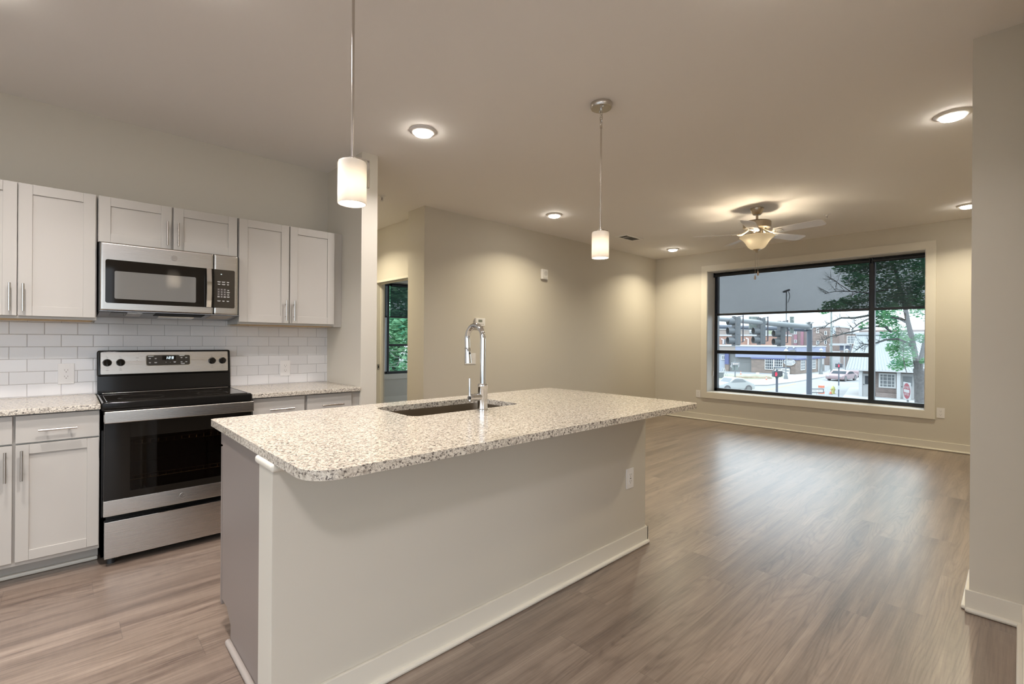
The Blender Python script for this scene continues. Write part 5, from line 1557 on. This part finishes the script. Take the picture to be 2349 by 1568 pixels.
def cone(label, u, d, h, m=None, rz=0):
    e = Ex('traffic_cone', label, 'traffic cone', u, d, 0, 'orange traffic cones')
    b = MB(); b.box((-h * .28, -h * .28, 0), (h * .28, h * .28, h * .07), .01); e.part('base', b, X_['signal_dark'])
    b = MB(); b.lathe([(0, h * .06), (h * .22, h * .06), (h * .05, h), (0, h)], (0, 0, 0), 18); c = e.part('cone_body', b, X_['orange'])
    b = MB(); b.lathe([(h * .142, h * .5), (h * .087, h * .80), (h * .082, h * .80), (h * .137, h * .5), (h * .142, h * .5)], (0, 0, 0), 18); e.part('white_band', b, X_['white'], c)
cone('orange cone in front of the grey wall, left of the brick shop', 1700, 60.2, .55)
cone('orange and white cone leaning close to the yellow hydrant', 1906.5, 39, .42)
cone('pale orange cone at the edge of the road before the brick shop', 1759, 52, .5)
e = Ex('traffic_barrel', 'orange and white striped traffic barrel behind the ONE WAY sign', 'barrel', 1885, 35.5)
b = MB(); b.lathe([(0, 0), (.26, 0), (.26, .06), (.21, .07), (.195, 1.0), (.15, 1.04), (0, 1.04)], (0, 0, 0), 24); o = e.part('barrel_body', b, X_['white'])
for (z0, z1) in ((.86, 1.02), (.42, .58), (.12, .26)): b = MB(); b.lathe([(.214 - .015 * z0, z0), (.214 - .015 * z1, z1), (.206 - .015 * z1, z1), (.206 - .015 * z0, z0), (.214 - .015 * z0, z0)], (0, 0, 0), 24); e.part('orange_band', b, X_['orange'], o)
e = Ex('fire_hydrant', 'yellow fire hydrant beside the small orange and white cone', 'hydrant', 1912, 39.3)
b = MB(); b.lathe([(0, 0), (.17, 0), (.17, .05), (.12, .06), (.11, .40), (.15, .41), (.15, .45), (.125, .46), (.11, .55), (.05, .62), (.03, .67), (0, .67)], (0, 0, 0), 20); b.cyl((-.17, 0, .34), (.17, 0, .34), .05, n=12); b.cyl((0, -.17, .32), (0, 0, .32), .065, n=12); e.part('hydrant_body', b, X_['yel'])
e = Ex('cardboard_box', 'small tan box on the ground against the brick shop wall', 'box', 1738.5, 60.8)
b = MB(); b.box((-.15, -.12, 0), (.15, .12, .34), .01); b.box((-.15, -.122, .16), (.15, -.118, .18)); e.part('carton', b, pm('tan_carton', (.72, .62, .45), .8))
e = Ex('step_ladder', 'white A-frame ladder standing by the blue pier at the far left', 'ladder', 1661, 57)
b = MB()
for s in (-1, 1):
    b.tube([(-.05, s * .25, 1.15), (.42, s * .28, 0)], .03, 6); b.tube([(-.05, s * .25, 1.15), (-.45, s * .28, 0)], .025, 6)
e.part('rails', b, X_['white'])
b = MB()
for k in range(1, 5): f = k / 5; b.cyl((-.05 + .47 * f, -.27, 1.15 * (1 - f)), (-.05 + .47 * f, .27, 1.15 * (1 - f)), .018, n=6)
e.part('rungs', b, X_['white'])
e = Ex('trash_bin', 'grey wheeled bin in front of the ladder at the window edge', 'bin', 1653, 54)
b = MB(); b.hexa([(-.24, -.24, 0), (.24, -.24, 0), (.24, .24, 0), (-.24, .24, 0), (-.29, -.29, .72), (.29, -.29, .72), (.29, .29, .72), (-.29, .29, .72)]); e.part('bin_body', b, X_['iron'])
b = MB(); b.box((-.31, -.33, .72), (.31, .31, .78), .02); e.part('lid', b, X_['greyw'])

def car(label, u, d, rz, m, L=4.2, Wd=1.7, Hh=1.3, zb=.28, glass=None):
    e = Ex('car', label, 'car', u, d, rz)
    h = Hh
    prof = [(-L / 2, zb), (-L / 2, h * .52), (-L * .47, h * .60), (-L * .24, h * .66), (-L * .12, h * .97), (-L * .02, h), (L * .16, h * .98), (L * .30, h * .70), (L * .46, h * .64), (L / 2, h * .52), (L / 2, zb)]
    b = MB(); b.prism(prof, Wd, Matrix(((1, 0, 0, 0), (0, 0, -1, Wd / 2), (0, 1, 0, 0), (0, 0, 0, 1))))
    es = [ed for ed in b.bm.edges]
    bmesh.ops.bevel(b.bm, geom=es, offset=.07, segments=2, affect='EDGES', profile=.5)
    e.part('body', b, m)
    b = MB()
    gl = [(-L * .20, h * .68), (-L * .10, h * .92), (L * .13, h * .92), (L * .25, h * .71)]
    b.prism(gl, Wd + .012, Matrix(((1, 0, 0, 0), (0, 0, -1, Wd / 2 + .006), (0, 1, 0, 0), (0, 0, 0, 1)))); e.part('side_glass', b, glass or X_['pane_dark'])
    b = MB(); b.hexa([(-L * .235, -Wd * .42, h * .68), (-L * .235, Wd * .42, h * .68), (-L * .23, Wd * .42, h * .67), (-L * .23, -Wd * .42, h * .67), (-L * .132, -Wd * .38, h * .955), (-L * .132, Wd * .38, h * .955), (-L * .127, Wd * .38, h * .945), (-L * .127, -Wd * .38, h * .945)]); e.part('windscreen', b, glass or X_['pane_dark'])
    for sx in (-L * .31, L * .31):
        for sy in (-1, 1):
            b = MB(); b.cyl((sx, sy * (Wd / 2 - .17), .31), (sx, sy * (Wd / 2 + .01), .31), .31, n=20); w = e.part('wheel', b, X_['tyre'])
            b = MB(); b.cyl((sx, sy * (Wd / 2 + .005), .31), (sx, sy * (Wd / 2 + .018), .31), .18, n=16); e.part('hub_cap', b, X_['greyw'], w)
    b = MB()
    for sy in (-1, 1): b.box((-L / 2 - .015, sy * Wd * .36 - .16, h * .42), (-L / 2 + .05, sy * Wd * .36 + .16, h * .52), .02)
    e.part('headlight', b, X_['white'])
car('low faded red car driving on the road behind the crossing signal', 1932, 53.5, math.radians(34), X_['car_red'], 4.0, 1.7, 1.12, .20)
car('pale red car partly hidden behind the porch post of the house', 1974, 60, math.radians(43), X_['car_red'], 4.2, 1.7, 1.4)
car('white car at the kerb in the bottom left of the window', 1681, 40.5, math.radians(8), X_['car_white'], 3.1, 1.6, 1.22, .28, X_['pane_pale'])

# foliage
def foliage(name, blobs, size, m, parent, rnd):
    vs, fs = [], []
    for (c, r, n) in blobs:
        for _ in range(n):
            while True:
                p = Vector((rnd.uniform(-1, 1), rnd.uniform(-1, 1), rnd.uniform(-1, 1)))
                if p.length < 1: break
            p = Vector(c) + Vector((p.x * r[0], p.y * r[1], p.z * r[2]))
            q = Matrix.Rotation(rnd.uniform(0, 6.28), 3, 'Z') @ Matrix.Rotation(rnd.uniform(-1.2, 1.2), 3, 'X')
            s = size * rnd.uniform(.6, 1.25)
            k = len(vs)
            for (x, y, z) in ((-.5, 0, 0), (0, -.28, .06), (.55, 0, -.05), (0, .28, .06)):
                vs.append(p + q @ Vector((x * s, y * s, z * s)))
            fs.append((k, k + 1, k + 2, k + 3))
    me = bpy.data.meshes.new(name)
    me.from_pydata([tuple(v) for v in vs], [], fs)
    me.materials.append(m)
    o = bpy.data.objects.new(name, me)
    COL.objects.link(o)
    o.parent = parent
    o['kind'] = 'stuff'
    return o

TD = 18.0
e = Ex('street_tree', 'green street tree with a forked grey trunk at the right window edge', 'tree', 2112, TD)
def tp(u, v, dd=0.0): return Vector((LX(u, TD + dd) - e.x0, dd, LZ(u, v, TD + dd)))
b = MB(); b.tube([Vector((.05, 0, 0)), tp(2113, 1000), tp(2112, 930), tp(2110, 880), tp(2108, 845)], [.26, .18, .165, .155, .17], 16); trunk = e.part('trunk', b, X_['bark'])
BARE = []
def limb(pts, r, dd=0.0, m='bark', n=8):
    P_ = [tp(u, v, dd * k / max(1, len(pts) - 1)) for k, (u, v) in enumerate(pts)]
    b = MB(); rr = [r[0] + (r[1] - r[0]) * k / (len(P_) - 1) for k in range(len(P_))]
    if m == 'twig': BARE.append(P_)
    b.tube(P_, rr, n); return e.part('branch', b, X_[m], trunk)
limb([(2106, 850), (2100, 815), (2092, 775), (2083, 740), (2076, 705), (2066, 665), (2055, 625), (2040, 590), (2025, 560)], (.105, .04), -.5)
limb([(2109, 848), (2119, 805), (2127, 765), (2130, 720), (2128, 670), (2118, 620), (2112, 570)], (.11, .06), .8)
limb([(2083, 740), (2066, 731), (2045, 726), (2020, 727), (1994, 723), (1960, 729), (1930, 729), (1912, 736), (1897, 745), (1889, 753)], (.065, .012), -1.2, 'twig')
limb([(2036, 750), (2020, 744), (1993, 731), (1975, 739), (1961, 750), (1952, 757)], (.03, .012), -.6, 'twig')
limb([(2044, 761), (2030, 750), (2012, 748), (1992, 752), (1960, 759), (1925, 768), (1905, 772), (1895, 778), (1884, 784)], (.035, .012), -.8, 'twig')
limb([(2096, 800), (2084, 787), (2060, 777), (2032, 779), (2005, 788), (1993, 790), (1983, 789), (1976, 795), (1965, 802)], (.05, .010), -.8, 'twig')
limb([(2073, 785), (2072, 815), (2075, 835), (2081, 856)], (.018, .014), -.4, 'bark')
limb([(2076, 705), (2095, 690), (2112, 660), (2122, 640)], (.04, .015), .3, 'twig')
limb([(2066, 665), (2040, 650), (2010, 640), (1975, 630), (1940, 625)], (.035, .010), -.5, 'twig')
limb([(2060, 650), (2030, 665), (1990, 672), (1950, 668), (1915, 668), (1890, 674)], (.03, .008), -.5, 'twig')
limb([(1950, 668), (1930, 655), (1910, 640), (1900, 636)], (.014, .006), -.2, 'twig')
rnd = random.Random(5)
b = MB()
for P_ in BARE:
    for k in range(len(P_) - 1):
        f0 = k / (len(P_) - 1)
        if f0 < .3: continue
        for _ in range(5):
            q = P_[k].lerp(P_[k + 1], rnd.random())
            dr_ = Vector((rnd.uniform(-1.0, .1), rnd.uniform(-.4, .4), rnd.uniform(-.55, .8))).normalized() * rnd.uniform(.22, .5)
            bend = Vector((rnd.uniform(-.08, .02), 0, rnd.uniform(-.04, .10)))
            b.tube([q, q + dr_ * .5 + bend * .4, q + dr_ + bend], [.008, .006, .003], 4)
            for _2 in range(2):
                q2 = q + dr_ * rnd.uniform(.3, .8); d2 = Vector((rnd.uniform(-.9, .1), 0, rnd.uniform(-.6, .8))) * rnd.uniform(.12, .25)
                b.tube([q2, q2 + d2], [.005, .0025], 4)
o = e.part('twigs', b, X_['twig'], trunk); o['kind'] = 'stuff'
blobs = []
for (u, v, r, n_) in ((2035, 712, 18, 260), (2018, 722, 14, 150), (2046, 738, 12, 120), (2055, 765, 22, 330), (2066, 788, 18, 240), (2047, 800, 9, 70), (2072, 812, 18, 240), (2058, 838, 13, 120), (2076, 832, 12, 110), (2112, 775, 10, 80), (2122, 828, 7, 40), (2098, 715, 14, 120), (2020, 742, 9, 70), (1985, 747, 10, 60), (2118, 700, 12, 100),
                      (1905, 700, 13, 110), (1925, 702, 10, 60), (1890, 712, 10, 50), (1950, 694, 18, 200), (1985, 690, 22, 300), (1935, 690, 10, 60), (1958, 640, 16, 160), (1980, 650, 18, 190), (1935, 612, 16, 170), (1960, 605, 22, 300), (1985, 615, 22, 320), (1990, 590, 20, 260), (1925, 600, 10, 80),
                      (2025, 600, 26, 380), (2060, 590, 26, 360), (2040, 640, 22, 300), (2030, 675, 22, 320), (2060, 690, 20, 240), (2090, 650, 22, 260), (2105, 610, 24, 300), (2080, 680, 20, 220), (2118, 650, 16, 160), (2110, 690, 18, 180), (2020, 560, 30, 300), (2080, 555, 30, 300), (1965, 575, 26, 240), (2140, 620, 30, 260), (2150, 720, 26, 200)):
    rr = r / F_PX * TD
    rr *= 1.2
    blobs.append((tp(u, v, rnd.uniform(-1.6, .9)), (rr, rr * 1.5, rr * .85), int(n_ * (1.9 if v > 710 else 2.4))))
foliage('foliage', blobs, .105, X_['leaf'], e.t, rnd)

# thicket of trees outside the bedroom window
def thick(label, u, d, blobs_, seed, twigs):
    global e, TD
    e = Ex('tree', label, 'tree', u, d, 0, 'trees outside the bedroom window')
    TD = d
    rnd = random.Random(seed)
    b = MB(); b.tube([(0, 0, 0), (.1, 0, 1.6), (-.1, .1, 3.2), (.1, 0, 5.0)], [.16, .14, .11, .07], 10); tr = e.part('trunk', b, X_['bark'])
    b = MB()
    for _ in range(twigs):
        z = rnd.uniform(.8, 4.4); a = rnd.uniform(0, 6.28); x, y = rnd.uniform(-2.0, 2.0), rnd.uniform(-1.5, -.2)
        pts = [Vector((x, y, z))]
        for k in range(4): pts.append(pts[-1] + Vector((math.cos(a) * .22 + rnd.uniform(-.12, .12), rnd.uniform(-.1, .1), rnd.uniform(-.22, .28))))
        b.tube(pts, [.016, .013, .010, .007, .004], 5)
    o = e.part('twigs', b, X_['twig_pale'], tr); o['kind'] = 'stuff'
    foliage('foliage', [(Vector((rnd.uniform(-2.2, 2.2), rnd.uniform(-1.2, 1.2), rnd.uniform(.3, 7.2))), (rnd.uniform(.5, .9),) * 3, 150) for _ in range(blobs_)], .17, X_['leaf2'], e.t, rnd)
thick('bushy green tree filling the bedroom window, bright leaves and pale twigs', 912, 15.5, 170, 3, 150)
thick('taller green tree standing behind the bushy one at the bedroom window', 890, 24.0, 130, 8, 14)
